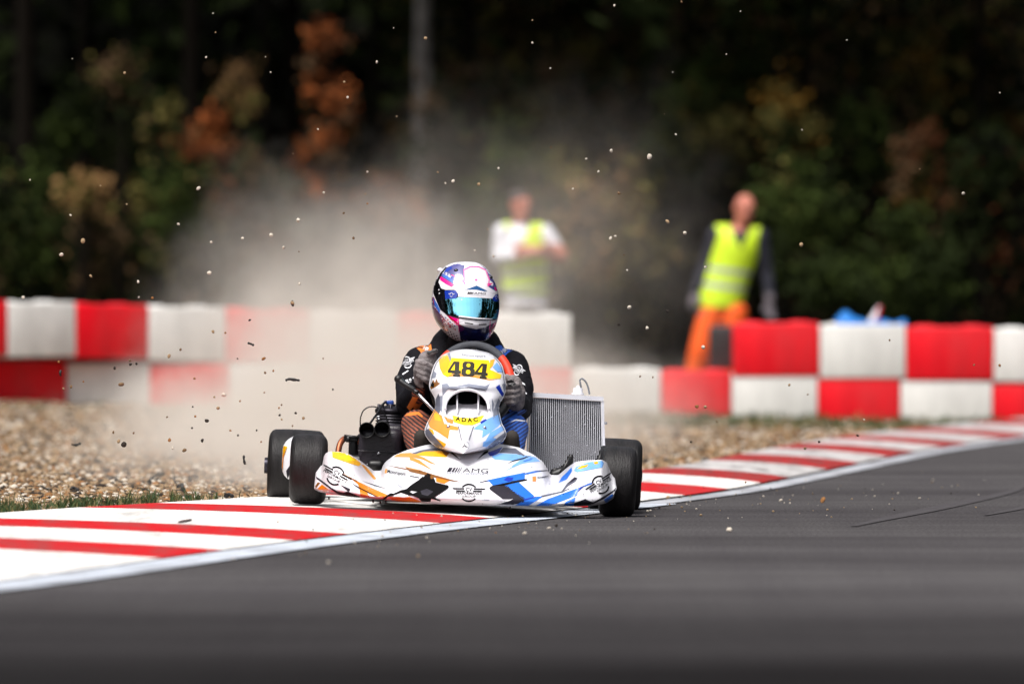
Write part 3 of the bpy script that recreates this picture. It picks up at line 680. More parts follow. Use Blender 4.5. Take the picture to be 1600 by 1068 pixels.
PP([(640, 790), (736, 735), (755, 765), (660, 830), (600, 862)], 'pale_blue', 2); PP([(585, 865), (650, 830), (690, 838), (610, 905), (580, 900)], 'pale_blue', 2)
PP([(700, 830), (764, 782), (768, 808), (740, 856), (660, 907), (590, 928), (640, 885)], 'pale_grey')
for side in (-1, 1):                             # pinstripe just inside the edge
    for ya, yb in ((190, 425), (600, 925)):
        yl = np.linspace(ya, yb, 22); e = [interp(PY, PL if side < 0 else PR, y) for y in yl]
        PP([(x - side * 9, y) for x, y in zip(e, yl)] + [(x - side * 14.5, y) for x, y in zip(e[::-1], yl[::-1])], 'grey', 3)
PP([(300, 436), (330, 450), (395, 462), (440, 448), (470, 438), (520, 448), (560, 452), (610, 462), (600, 452), (560, 440), (470, 424), (395, 450), (330, 440)], 'grey', 3)
PP([(240, 500), (262, 498), (258, 640), (246, 610)], 'pale_grey', 2); PP([(655, 520), (670, 560), (664, 640), (652, 600)], 'pale_grey', 2)
for s in ((388, 740), (412, 850)), ((508, 740), (472, 850)):
    PP([(s[0][0] - 4, s[0][1]), (s[0][0] + 4, s[0][1]), (s[1][0] + 3, s[1][1]), (s[1][0] - 3, s[1][1])], 'grey', 2)
for a in (90, 210, 330):
    PP([(437 + 34 * math.cos(R(a)), 893 - 34 * math.sin(R(a))), (437 + 5 * math.cos(R(a + 60)), 893 - 5 * math.sin(R(a + 60))), (437 + 5 * math.cos(R(a - 60)), 893 - 5 * math.sin(R(a - 60)))], 'charcoal', 3)
poly(panel, pan_bvh, arc(*D([(437, 893)])[0], 7.4, 0, 180, 0.5), K['pale_grey'], 0.003, 31.4, 3); poly(panel, pan_bvh, arc(*D([(437, 893)])[0], 7.4, 180, 360, 0.5), K['pale_grey'], 0.003, 31.4, 3)
# black grille deep in the scoop
PP([(290, 568), (306, 528), (336, 496), (368, 474), (368, 568), (330, 574)], 'black', 1); PP([(386, 474), (420, 460), (455, 456), (500, 461), (536, 474), (540, 556), (500, 566), (420, 566), (386, 556)], 'black', 1)
PP([(556, 482), (590, 506), (612, 538), (622, 572), (590, 576), (556, 566)], 'black', 1)
po = panel.build('front_panel', PAL, kart, KT)
lip = MB(); path = [(455 + 174 * math.cos(R(a)), 598 - 148 * math.sin(R(a))) for a in np.linspace(184, -4, 15)]
def sm(pts, n=6):
    o = []
    for i in range(len(pts) - 1):
        p0, p1, p2, p3 = pts[max(i - 1, 0)], pts[i], pts[i + 1], pts[min(i + 2, len(pts) - 1)]
        for k in range(n):
            t = k / n; o.append(tuple(0.5 * ((2 * b) + (c - a) * t + (2 * a - 5 * b + 4 * c - d) * t * t + (3 * b - a - 3 * c + d) * t ** 3) for a, b, c, d in zip(p0, p1, p2, p3)))
    return o + [tuple(pts[-1])]
lip.tube([P(*D([q])[0], panel_Y(*q) - 0.002) for q in sm(path)], 0.0055, 8)
for x in (378, 545): lip.tube([P(*D([(x, 498)])[0], panel_Y(x, 498) + 0.05), P(*D([(x, 640)])[0], panel_Y(x, 640) + 0.02)], 0.0028, 6)
lip.build('scoop_lip', m_body, po, KT)
bolt_m = mat('steel', (190, 190, 195), 0.3, 1.0, var=0.1)
for x, y in ((308, 745), (596, 753)):
    b = MB(); c = P(*D([(x, y)])[0], panel_Y(x, y) - 0.004); b.ball(c, (0.007, 0.004, 0.007), n=12); b.build('bolt', bolt_m, po, KT)

# wheels
m_rub = mat('tyre_rubber', (27, 24, 25), 0.55, spec=.3, var=0.5, scale=9, rgb2=(8, 7, 8), bump=0.25, bscale=70, stretch=(3.5, .5, .5))
m_rim = mat('rim_alloy', (60, 58, 66), 0.35, 0.9, var=0.1)
m_blk = mat('black_plastic', (13, 12, 14), 0.45, var=0.3, scale=20)
m_steel = mat('frame_steel', (52, 50, 54), 0.4, 0.8, var=0.2)
def wheel(c, width, rad, rimr, out):
    h = MB(); c = Vector(c); h.lathe(c, AX, [(-width * .3, 0.001), (-width * .3, 0.02), (width * .3, 0.02), (width * .3, 0.001)], 16)
    hub = h.build('wheel', m_steel, kart, KT)
    t = MB(); prof = []
    hw = width / 2
    for a in np.linspace(0, math.pi / 2, 7): prof.append((-hw + 0.028 - 0.028 * math.cos(a), rad - 0.034 + 0.034 * math.sin(a)))
    prof += [(-hw * .4, rad + 0.0015), (0, rad + 0.002), (hw * .4, rad + 0.0015)]
    for a in np.linspace(math.pi / 2, 0, 7): prof.append((hw - 0.028 + 0.028 * math.cos(a), rad - 0.034 + 0.034 * math.sin(a)))
    prof += [(hw - 0.004, rimr + 0.02), (hw - 0.012, rimr), (-hw + 0.012, rimr), (-hw + 0.004, rimr + 0.02)]
    t.lathe(c, AX, prof, 72, close=True); t.build('tyre', m_rub, hub, KT)
    r = MB(); r.lathe(c, AX, [(-hw, rimr + .004), (-hw + .006, rimr - .004), (-hw + .02, rimr - .012), (-.01, rimr - .03), (-.01, .02), (.01, .02), (.01, rimr - .03), (hw - .02, rimr - .012), (hw - .006, rimr - .004), (hw, rimr + .004)], 48)
    r.lathe(c + AX * out * (hw * (.85 if width > .15 else .5)), AX, [(-.03, .03), (.0, .032), (.018, .024), (.02, .001)], 20)
    r.build('rim', m_rim, hub, KT)
wheel(P(482, 732.3, 31.37), .135, .128, .066, -1); wheel(P(965, 752, 31.37), .135, .128, .066, 1)
wheel(P(462.5, 728.5, 32.42), .212, .139, .066, -1); wheel(P(960, 741, 32.42), .205, .136, .066, 1)

# chassis, axle, floor, side pods, seat
b = MB()
FL, FRr = P(482, 732.3, 31.37), P(965, 752, 31.37); RL, RR = P(462.5, 728.5, 32.42), P(960, 741, 32.42)
def kp(x, y, z): return Vector((KT.x, 0, 0)) + AX * x + Vector((0, y, 0)) + UP * z + Vector((0, 0, .025))     # kart axes
for s in (-1, 1):
    b.tube([kp(s * .33, 31.15, .07), kp(s * .36, 31.5, .06), kp(s * .33, 32.0, .06), kp(s * .28, 32.6, .08)], .015, 10)
    b.tube([kp(s * .36, 31.45, .07), kp(s * .52, 31.9, .07), kp(s * .36, 32.3, .07)], .012, 8)
    b.tube([kp(s * .35, 31.4, .09), kp(s * .50, 31.37, .12)], .016, 8)
b.tube([kp(-.33, 31.15, .07), kp(-.15, 31.08, .07), kp(.15, 31.08, .07), kp(.33, 31.15, .07)], .012, 8)
b.tube([kp(-.34, 31.55, .06), kp(.34, 31.55, .06)], .014, 8); b.tube([kp(-.3, 32.2, .06), kp(.3, 32.2, .06)], .014, 8)
b.build('frame', m_steel, kart, KT)
b = MB(); b.tube([RL, RR], .02, 14); b.build('rear_axle', bolt_m, kart, KT)
b = MB(); b.grid([[kp(x, y, .042) for x in (-.33, -.1, .1, .33)] for y in (31.1, 31.5, 31.9)], smooth=False); b.grid([[kp(x, y, .038) for x in (-.33, -.1, .1, .33)] for y in (31.1, 31.5, 31.9)], smooth=False, flip=True)
b.build('floor_tray', mat('tray', (70, 66, 66), .6, .4, var=.4, scale=12), kart, KT)
Mr = Matrix.Rotation(ROLL, 3, 'Y')
for s in (-1, 1):
    b = MB(); b.rbox(kp(-.628 if s < 0 else .565, 31.9, .155), (.12, .54, .165), .05, Mr, 0, 5); bv = b.bvh()
    if s < 0:
        for pts, c in ([(432, 778), (432, 720), (436, 702), (441, 696), (448, 698), (443, 714), (441, 740), (442, 762), (447, 778)], 'orange'), ([(434, 712), (440, 696), (449, 697), (444, 708), (438, 716)], 'signal_yellow'), ([(447, 735), (456, 722), (456, 732), (449, 748)], 'charcoal'), ([(446, 752), (456, 744), (456, 770), (450, 764)], 'grey'):
            poly(b, bv, pts, K[c], .004, 31.65, 1.2)
    b.build('side_pod', PAL, kart, KT)
b = MB()
rows = []
for t in np.linspace(0, 1, 14):
    y = 31.85 + .45 * t ** .7; z = .06 + .36 * t ** 1.6; hw = .17 + .06 * t
    rows.append([kp(hw * math.sin(a), y - .07 * (1 - math.cos(a)) * 1.6, z + .03 * abs(math.sin(a)) ** 3) for a in np.linspace(-1.4, 1.4, 15)])
b.grid(rows); b.grid([[p + Vector((0, .012, -.006)) for p in r] for r in rows], flip=True)
b.build('seat', m_blk, kart, KT)
# steering wheel
m_grip = mat('grip_grey', (60, 62, 69), .7, var=.15, scale=60, bump=.3, bscale=300); m_red = mat('grip_red', (214, 52, 18), .6, var=.12, scale=60)
wc = P(738.5, 602, 31.80); wr = 60.5 / FPX * 31.8; tilt = R(38); wx = AX; wy = (UP * math.cos(tilt) + Vector((0, 1, 0)) * math.sin(tilt)); 
wy = wy * (1 / math.cos(tilt))
b = MB(); N = 72; pts = [wc + wx * wr * math.cos(2 * math.pi * k / N) + wy * wr * 1.03 * math.sin(2 * math.pi * k / N) for k in range(N)]
b.tube(pts, .0168, 12, closed=True)
def wcol(c, m):
    a = math.degrees(math.atan2((c - wc).dot(UP), (c - wc).dot(AX))) % 360
    return 1 if 14 < a < 48 or 126 < a < 150 else (2 if a < 14 or a > 150 else 0)
b.paint(wcol); sw = b.build('steering_wheel', [m_grip, m_red, m_blk], kart, KT)
b = MB()
for a in (90, 210, 330): b.tube([wc, wc + wx * wr * math.cos(R(a)) + wy * wr * math.sin(R(a))], .009, 8)
b.lathe(wc, wx.cross(wy), [(-.01, .001), (-.01, .03), (.01, .03), (.01, .001)], 16); b.build('spokes', m_blk, sw, KT)
b = MB(); b.tube([wc, kp(.0, 31.35, .10)], .011, 10); b.build('steering_column', m_steel, kart, KT)
# hand lever with a black knob and chromed rod
b = MB(); b.tube([P(645, 607, 31.62), P(660, 622, 31.6), P(679, 642, 31.55), P(690, 655, 31.5)], .0062, 10)
for q in (.3, .55): pass
b.tube([P(650, 611, 31.612), P(652.5, 613.5, 31.61)], .0085, 10, 1); b.tube([P(661, 622.5, 31.6), P(664, 626, 31.6)], .008, 10, 1)
lv = b.build('hand_lever', [mat('chrome', (205, 200, 205), .15, 1.0), m_blk], kart, KT)
b = MB(); b.chain([P(623, 593, 31.64), P(632, 600, 31.63), P(646, 608, 31.62)], [.013, .012, .009]); b.ball(P(622.5, 592, 31.64), .016); b.build('knob', m_blk, lv, KT)

# engine: air box with two inlets, cylinder, spark plug, exhaust
def E(x, y): return (400 + x / 4.854, 600 + y / 4.854)
m_air = mat('airbox_plastic', (34, 29, 36), .38, var=.25, scale=16, bump=.1, bscale=120)
b = MB(); YE = 32.0
b.capsule(P(*E(885, 430), YE), P(*E(1010, 430), YE), .046, .046, side=(0, 1, 0), flat=1.3)
b.rbox((P(*E(945, 500), YE)), (.166, .16, .165), .028, Mr)
b.rbox((P(*E(955, 570), YE)), (.15, .14, .10), .03, Mr)
b.rbox((P(*E(1055, 440), YE + .02)), (.07, .15, .135), .02, Mr)
b.remesh(.005, 4); air = b.build('air_box', m_air, kart, KT)
for x, y, r in ((840, 347, 57), (957, 340, 58)):
    b = MB(); rr = r / 4.854 / FPX * 31.9; c = P(*E(x, y), YE - .13)
    b.lathe(c, (0, 1, 0), [(0.22, rr * .8), (0.02, rr * .86), (0.004, rr * .92), (0, rr), (.006, rr * 1.06), (.02, rr * 1.04), (.16, rr * .95), (.22, rr * .9)], 36)
    b.lathe(c, (0, 1, 0), [(0.2, .001), (.2, rr * .85)], 36); b.build('inlet_tube', m_blk, air, KT)
b = MB(); b.rbox(P(*E(925, 510), YE - .083), (.15, .006, .005), .002, Mr); b.build('clasp', m_air, air, KT)
b = MB(); c = P(*E(930, 524), YE - .086); b.lathe(c, (0, 1, 0), [(0, .001), (0, .006), (.01, .006)], 10); b.build('bolt', bolt_m, air, KT)
m_alu = mat('cast_alloy', (78, 76, 82), .45, .7, var=.25, scale=25)
b = MB(); cb, ct = P(*E(1018, 330), 32.12), P(*E(1022, 222), 32.12); ax = (ct - cb).normalized(); L = (ct - cb).length; rr = .0565
prof = [(-.10, rr * .9), (0, rr * .9)]
for k in range(5): h = L * k / 5; prof += [(h, rr * .92), (h + L * .02, rr), (h + L * .11, rr), (h + L * .13, rr * .92)]
b.lathe(cb, ax, prof + [(L, rr * .92)], 36); cyl = b.build('cylinder', m_alu, kart, KT)
b = MB(); b.lathe(ct, ax, [(0, rr * 1.0), (.004, rr * 1.06), (.014, rr * 1.06), (.018, rr * .98), (.026, rr * .7), (.03, rr * .3), (.036, .02), (.036, .001)], 36)
for k in range(8):
    a = k * math.pi / 4; x_, y_ = b.frame(ax); b.lathe(ct + (x_ * math.cos(a) + y_ * math.sin(a)) * rr * .8, ax, [(.01, .006), (.034, .006), (.034, .001)], 8)
b.build('cylinder_head', mat('dark_head', (46, 44, 50), .4, .8, var=.2), cyl, KT)
b = MB(); c = P(*E(1022, 190), 32.12); b.capsule(c + Vector((0, 0, -.012)), c + Vector((0, 0, .012)), .009, .0095); b.rbox(P(*E(1022, 142), 32.12), (.024, .02, .02), .006); b.rbox(P(*E(1000, 136), 32.12), (.03, .016, .012), .005)
b.remesh(.002, 2); b.build('spark_plug_cap', mat('cap_blue', (20, 66, 150), .45, var=.1), cyl, KT)
b = MB(); b.tube([P(*E(*q), 32.1 - k * .008) for k, q in enumerate(sm([(985, 132), (955, 160), (930, 205), (895, 255), (868, 292)]))], .0042, 8); b.tube([P(*E(*q), 32.06) for q in sm([(792, 335), (792, 260), (815, 200), (860, 172), (915, 175), (965, 212), (990, 255), (1003, 288)])], .0024, 8)
b.build('ignition_cable', m_blk, cyl, KT)
b = MB(); c = P(*E(930, 252), 32.06); b.lathe(c, (0, 1, 0), [(.01, .007), (0, .007), (0, .004), (.01, .004)], 14); b.build('hose_clip', mat('nickel', (220, 222, 228), .2, 1.0), cyl, KT)
m_cop = mat('exhaust_copper', (146, 84, 58), .42, .75, var=.3, scale=20)
b = MB(); b.tube([P(*E(*q), 32.05 + .03 * k / 10) for k, q in enumerate(sm([(626, 620), (622, 540), (632, 470), (655, 425), (690, 410), (760, 415)]))], .0115, 12); b.tube([P(*E(*q), 32.08) for q in sm([(760, 420), (800, 440), (830, 500)])], .014, 12)
b.build('exhaust_pipe', m_cop, kart, KT)
b = MB(); b.rbox(P(*E(722, 412), 32.0), (.055, .04, .02), .006, Mr); b.rbox(P(*E(735, 470), 32.02), (.032, .05, .08), .01, Mr); b.rbox(P(*E(745, 540), 32.02), (.03, .04, .05), .01, Mr); b.tube([P(*E(668, 392), 31.98), P(*E(790, 405), 31.98)], .006, 8)
b.tube([P(*E(700, 395), 31.97), P(*E(700, 440), 31.97)], .008, 8); b.build('exhaust_mount', m_blk, kart, KT)
b = MB(); b.rbox(P(*E(900, 600), 32.02), (.24, .18, .06), .02, Mr); b.capsule(P(*E(880, 610), 31.9), P(*E(935, 612), 31.9), .018, .02); b.rbox(P(*E(1010, 560), 32.2), (.26, .26, .2), .04, Mr); b.build('crankcase', m_blk, kart, KT)
b = MB(); b.tube([P(*E(*q), 31.9) for q in sm([(845, 600), (870, 622), (905, 628), (930, 622), (950, 634), (955, 665)])], .0045, 8); b.build('fuel_hose', mat('hose_clear', (200, 205, 215), .2), kart, KT)

# radiator
YR = 32.05; q4 = [(824.5, 612.5), (944, 619.5), (947.5, 752), (821, 748)]
def RP(a, b_, d=0): 
    x = (1 - b_) * ((1 - a) * q4[0][0] + a * q4[1][0]) + b_ * ((1 - a) * q4[3][0] + a * q4[2][0]); y = (1 - b_) * ((1 - a) * q4[0][1] + a * q4[1][1]) + b_ * ((1 - a) * q4[3][1] + a * q4[2][1])
    return P(x, y, YR + d)
def slab(mb, a0, a1, b0, b1, d0, d1, mi=0):
    v = [RP(a, b_, d) for d in (d0, d1) for a, b_ in ((a0, b0), (a1, b0), (a1, b1), (a0, b1))]
    mb.add(v, [[0, 1, 2, 3], [7, 6, 5, 4], [0, 4, 5, 1], [1, 5, 6, 2], [2, 6, 7, 3], [3, 7, 4, 0]], mi, False)
m_ral = mat('radiator_alloy', (218, 218, 226), .4, .1, var=.08, scale=25); m_core = mat('radiator_core', (8, 8, 14), .8, 0, spec=.1, var=.2)
b = MB(); slab(b, .035, .958, .055, .97, .012, .045, 0)
for k in range(37):
    a = .045 + .905 * k / 36; slab(b, a, a + .0084, .057, .965, .002, .013, 1)
for _ in range(26):
    a, b_ = random.uniform(.06, .93), random.uniform(.1, .9); slab(b, a, a + random.uniform(.006, .014), b_, b_ + random.uniform(.006, .013), .0, .0019, 1)
rad = b.build('radiator', [m_core, m_ral], kart, KT)
b = MB(); slab(b, 0, .99, 0, .052, -.006, .05); slab(b, .005, .03, .052, 1, -.004, .048); slab(b, .962, .995, .052, 1, -.004, .048); slab(b, 0, 1, .968, 1.04, -.006, .05); b.build('radiator_frame', m_ral, rad, KT)
b = MB(); c = RP(.655, -.005, .02); b.lathe(c, UP, [(0, .024), (.006, .024), (.008, .018), (.024, .018), (.026, .016), (.026, .008), (.034, .005), (.036, .001)], 20); b.build('filler_cap', m_ral, rad, KT)
b = MB(); b.tube([RP(.70, -.09, .02)] + [P(780 + x / 4.45, 580 + y / 4.45, YR + .03) for x, y in sm([(560, 62), (575, 50), (600, 70), (618, 110), (628, 160)])], .0034, 8); b.build('overflow_hose', mat('hose_grey', (120, 124, 132), .3), rad, KT)
for y in (.31, .62):
    b = MB(); b.tube([RP(.995, y, .01), RP(1.03, y, .01)], .005, 8); b.build('bolt', bolt_m, rad, KT)
b = MB()
b.chain([P(x, y, 31.8) for x, y in ((866, 742), (878, 738), (888, 728), (892, 714))], [.02, .022, .017, .012]); b.rbox(P(872, 738, 31.82), (.05, .04, .035), .01, Mr)
b.tube([P(868, 742, 31.8), P(880, 735, 31.78), P(892, 712, 31.8)], .009, 8); b.build('water_pump', m_blk, kart, KT)
b = MB(); b.tube([P(926, 736, 31.6), P(940, 712, 31.6), P(944, 700, 31.65)], .013, 8); b.build('tie_rod', m_blk, kart, KT)
# screws hanging below the fairing
for x, y in ((514, 778), (583, 783), (594, 784), (603, 784), (797, 794)):
    b = MB(); b.capsule(P(x, y - 1.5, 31.05), P(x, y + 1, 31.05), .0035, .003, n=8); b.build('clip', m_blk, kart, KT)

# ------------------------------------------------------------------ the driver
DT = Vector((P(731, 750, 32.1).x, 32.1, .09))
driver = empty('person', DT, 'kart driver in black race suit with mirrored visor, hands on the steering wheel', 'driver')
b = MB()
b.capsule(P(728, 560, 32.2), P(732, 705, 32.2), .15, .15, side=(0, 1, 0), flat=.72, n=20)
b.capsule(P(690, 575, 32.18), P(768, 580, 32.18), .095, .095, n=16); b.capsule(P(700, 600, 32.12), P(760, 603, 32.12), .10, .10, n=16)
b.capsule(P(662, 566, 32.17), P(794, 572, 32.17), .066, .066, n=16)
b.chain([P(728, 562, 32.15), P(728, 528, 32.1)], [.07, .058]); b.ball(P(728, 478, 32.08), (.075, .095, .11))
Ls, Le, Lw = P(656, 568, 32.13), P(637, 630, 31.95), P(664, 594, 31.79)
b.chain([Ls, Ls * .5 + Le * .5 + Vector((-.012, 0, 0)), Le, Le * .5 + Lw * .5, Lw], [.066, .058, .047, .045, .034])
Rs, Re, Rw = P(799, 573, 32.13), P(813, 638, 31.97), P(804, 622, 31.80)
b.chain([Rs, Rs * .5 + Re * .5 + Vector((.012, 0, 0)), Re, Re * .5 + Rw * .5, Rw], [.066, .057, .046, .043, .034])
for s, hip, knee, foot in ((-1, P(700, 712, 32.15), P(651, 664, 31.82), P(660, 716, 31.42)), (1, P(764, 716, 32.15), P(801, 669, 31.82), P(796, 720, 31.42))):
    b.chain([hip, hip * .45 + knee * .55, knee, knee * .5 + foot * .5, foot], [.085, .075, .060, .054, .04])
b.remesh(.007, 4)
random.seed(5)
for i, v in enumerate(b.v):                      # folds in the cloth
    n = mnoise.noise(Vector((v.x * 14, v.y * 14, v.z * 26))) * .006 + mnoise.noise(Vector((v.x * 40, v.y * 40, v.z * 60))) * .002
    b.v[i] = v + (v - Vector((DT.x, 32.3, v.z))).normalized() * n
def suit(c, m):
    px, py = px_of(c)
    if py < 656 and min((c - Le).length, (c - Re).length) < .095: return 3 if px < 660 and 612 < py < 646 and 645 < px < 660 else 0
    if c.y < 31.98 and py > 640: return 1 if px < 728 else 2
    if px < 690 and 606 < py < 645 and c.y < 32.02 and 644 < px < 662: return 1
    return 0
m_suit = mat('suit_black', (14, 13, 19), .8, spec=.15, var=.25, scale=22, bump=.25, bscale=90)
def pattern(name, c1, c2, rot):
    m = mat(name, c1, .75, bump=.2, bscale=90); n = m.node_tree.nodes; l = m.node_tree.links
    tc = n.new('ShaderNodeTexCoord'); mp = n.new('ShaderNodeMapping'); mp.inputs['Rotation'].default_value = (0, rot, 0); l.new(tc.outputs['Object'], mp.inputs[0])
    wv = n.new('ShaderNodeTexWave'); wv.bands_direction = 'X'; wv.inputs['Scale'].default_value = 26; wv.inputs['Distortion'].default_value = 1.6; l.new(mp.outputs[0], wv.inputs[0])
    rp = n.new('ShaderNodeValToRGB'); rp.color_ramp.elements[0].position = .42; rp.color_ramp.elements[1].position = .5; rp.color_ramp.elements[0].color = (*lin(c2), 1); rp.color_ramp.elements[1].color = (*lin(c1), 1)
    l.new(wv.outputs['Fac'], rp.inputs[0]); l.new(rp.outputs[0], n['Principled BSDF'].inputs['Base Color']); return m
m_so = mat('suit_orange', (216, 118, 40), .7, var=.15, scale=20); m_sb = mat('suit_blue', (40, 96, 200), .7, var=.15, scale=20); m_sw = mat('suit_white', (222, 222, 228), .7, var=.05)
b.paint(suit); sbv = b.bvh()
SM = [m_suit, pattern('suit_leg_orange', (138, 74, 52), (30, 18, 20), R(55)), pattern('suit_leg_blue', (44, 96, 186), (18, 40, 104), R(-60)), m_so, m_sb, m_sw, m_blk]
def S1(pts): return [(600 + x / 5.34, 520 + y / 5.34) for x, y in pts]
def S2(pts): return [(770 + x / 5.63, 530 + y / 5.63) for x, y in pts]
def SP(pts, mi, lay=1): poly(b, sbv, pts, mi, .0016 * lay, 32.1, 3)
SP(S1([(262, 118), (330, 100), (392, 92), (400, 150), (355, 190), (318, 185), (300, 150)]), 3)
text(b, sbv, 'HR', *S1([(352, 130)])[0], 9, 6.5, 5, 28, .03, .004, Yg=32.1)
SP(S2([(20, 62), (60, 50), (120, 62), (175, 95), (130, 120), (95, 165), (70, 140)]), 4); text(b, sbv, 'HR', *S2([(98, 98)])[0], 9, 6.5, 5, -35, .03, .004, Yg=32.1)
winged_logo(b, sbv, *S1([(192, 244)])[0], 9.5, -16, 5, .82, .003, 32.1, True)
winged_logo(b, sbv, *S2([(222, 268)])[0], 9.0, 28, 5, .7, .003, 32.1, True)
SP(S1([(150, 340), (200, 310), (206, 316), (158, 348)]), 5); SP(S1([(176, 392), (196, 386), (204, 402), (190, 410)]), 5); SP(S1([(206, 385), (222, 376), (232, 392), (218, 400)]), 5); SP(S1([(238, 372), (276, 340), (280, 350), (244, 384)]), 5); SP(S1([(192, 412), (230, 400), (232, 408), (196, 420)]), 5)
SP(S1([(190, 620), (240, 530), (285, 540), (250, 610), (215, 650)]), 3)
SP(S2([(150, 330), (180, 325), (282, 390), (286, 404), (200, 358)]), 5); SP(S2([(205, 402), (240, 410), (268, 450), (300, 470), (298, 482), (255, 462), (225, 425)]), 5)
SP(S1([(165, 690), (215, 660), (290, 655), (325, 690), (318, 705), (280, 680), (215, 690)]), 3, 2); SP(S2([(140, 700), (190, 665), (250, 672), (280, 700), (230, 692), (170, 715)]), 4, 2); SP(S2([(150, 730), (200, 700), (285, 712), (286, 722), (200, 714)]), 5, 2)
body = b.build('body', SM, driver, DT)

# gloves: palm, four fingers and a thumb closed round the rim
m_gl = mat('glove_grey', (132, 124, 124), .75, var=.25, scale=40, rgb2=(84, 78, 80), bump=.3, bscale=160); 
def glove(palm, fingers, thumb, patch):
    b = MB(); b.capsule(palm[0], palm[1], .034, .040, side=(0, 1, 0), flat=.62); b.capsule(palm[1], palm[2], .040, .036, side=(0, 1, 0), flat=.6)
    for f in fingers: b.chain(f, [.0125, .0118, .0112, .0095][:len(f)], n=10)
    b.chain(thumb, [.0145, .013, .011][:len(thumb)], n=10); b.remesh(.0032, 2)
    bv = b.bvh(); poly(b, bv, patch, 1, .0015, 31.75, 2)
    return b
Yg_ = 31.735
def fing(px0, py0, px1, py1, px2, py2): return [P(px0, py0, Yg_ + .01), P(px1, py1, Yg_ - .012), P(px2, py2, Yg_ + .004), P(px2 + (4 if px2 > px0 else -4), py2 + 2, Yg_ + .055)]
gb = glove([P(660, 592, 31.78), P(662, 578, 31.765), P(668, 562, 31.765)],
           [fing(653, 565, 665, 568, 679, 576), fing(652.5, 571, 665, 576, 679, 584), fing(653, 578, 664, 584, 677, 592), fing(655, 586, 664, 592, 674, 599)],
           [P(663, 561, 31.77), P(671, 553, 31.75), P(680, 548.5, 31.745)], S1([(355, 165), (400, 122), (470, 118), (485, 135), (450, 150), (400, 160), (372, 180)]))
g1 = gb.build('glove', [m_gl, m_blk], driver, DT)
gb = glove([P(806, 628, 31.79), P(805, 614, 31.775), P(801, 600, 31.765)],
           [fing(808, 602, 801, 603, 791, 604), fing(809, 610, 801, 612, 791, 613), fing(809, 618, 801, 621, 791, 622), fing(807, 626, 800, 629, 792, 630)],
           [P(803, 604, 31.775), P(798, 595, 31.755), P(792, 588, 31.76)], S2([(118, 372), (160, 352), (190, 372), (205, 392), (165, 410), (130, 412)]))
g2 = gb.build('glove', [m_gl, m_blk], driver, DT)
m_shoe = mat('shoe_suede', (44, 38, 33), .85, var=.3, scale=40)
for pts in ([P(664, 708, 31.48), P(660, 694, 31.44), P(658, 682, 31.42)], [P(796, 712, 31.48), P(799, 698, 31.44), P(800, 683, 31.42)]):
    b = MB(); b.chain(pts, [.036, .034, .027], side=(0, 1, 0), flat=.8); b.chain([pts[0], pts[0] + Vector((0, .1, .02))], [.04, .045]); b.remesh(.004, 3); b.build('shoe', m_shoe, driver, DT)

# helmet
def HQ(pts): return [(660 + x / 6.671, 400 + y / 6.671) for x, y in pts]
hl = [(60, 380, 520), (66, 330, 565), (80, 285, 600), (105, 235, 645), (150, 190, 690), (200, 160, 722), (250, 138, 748), (300, 120, 768), (350, 107, 782), (400, 99, 794), (450, 95, 801), (500, 94, 804), (550, 98, 803), (600, 107, 797), (650, 124, 788), (700, 148, 774), (750, 185, 757), (800, 235, 733), (840, 283, 706), (870, 330, 680), (885, 360, 655)]
HY = [r[0] for r in hl]; HL = [r[1] for r in hl]; HR_ = [r[2] for r in hl]
hb = MB(); rows = []; YHm = 32.07
for y in list(np.linspace(60, 100, 8)) + list(np.linspace(115, 885, 52)):
    l, r = interp(HY, HL, y), interp(HY, HR_, y); cx = (l + r) / 2; hw = (r - l) / 2 / 6.671 / FPX * YHm
    t = (y - 60) / 825
    f = .05 + .088 * math.sin(min(1, t * 1.9) * math.pi / 2) + .026 * sstep(.40, .80, t) - .05 * sstep(.82, 1.05, t)
    f = min(f, hw * 1.5); bk_ = hw * 1.25 * (1 - .35 * sstep(.6, 1, t))
    c = P(*HQ([(cx, y)])[0], YHm); row = []
    for k in range(72):
        a = 2 * math.pi * k / 72; ca, sa = math.cos(a), math.sin(a); e = 0.88
        x = hw * math.copysign(abs(ca) ** e, ca); yy = (f if sa < 0 else bk_) * math.copysign(abs(sa) ** e, sa)
        row.append(c + Vector((x + .035 * (-yy) * 0.6 * (1 if sa < 0 else 0), yy, 0)))
    rows.append(row)
hb.grid(rows, closed_u=True, flip=True); k0 = len(hb.v); hb.f.append([k for k in range(72)]); hb.m.append(0); hb.sm.append(True)
hb.f.append([(len(rows) - 1) * 72 + k for k in range(72)][::-1]); hb.m.append(1); hb.sm.append(False)
hbv = hb.bvh()
def hm(n_, c_): return mat('helmet_' + n_, c_, .25, var=.03, scale=30, coat=.6, spec=.4)
HM = [hm('white', (222, 219, 225)), hm('black', (7, 6, 10)), hm('navy', (14, 13, 62)), hm('crimson', (172, 2, 44)), hm('magenta', (226, 4, 128)), hm('blue', (14, 48, 150)), hm('slate', (72, 72, 132)), hm('teal', (8, 72, 124)), hm('pink', (224, 96, 168)), hm('sky', (58, 104, 190)), hm('purple', (66, 8, 72))]
def HP(pts, mi, lay=1): poly(hb, hbv, HQ(pts), mi, .0009 * lay, 31.95, 2.5)
HP([(158, 262), (190, 185), (250, 118), (330, 84), (430, 68), (440, 100), (430, 140), (442, 292), (380, 300), (320, 300), (186, 210)], 6, .4); HP([(600, 90), (680, 140), (735, 205), (775, 265), (796, 350), (764, 366), (690, 320), (700, 240), (660, 140)], 6, .4)
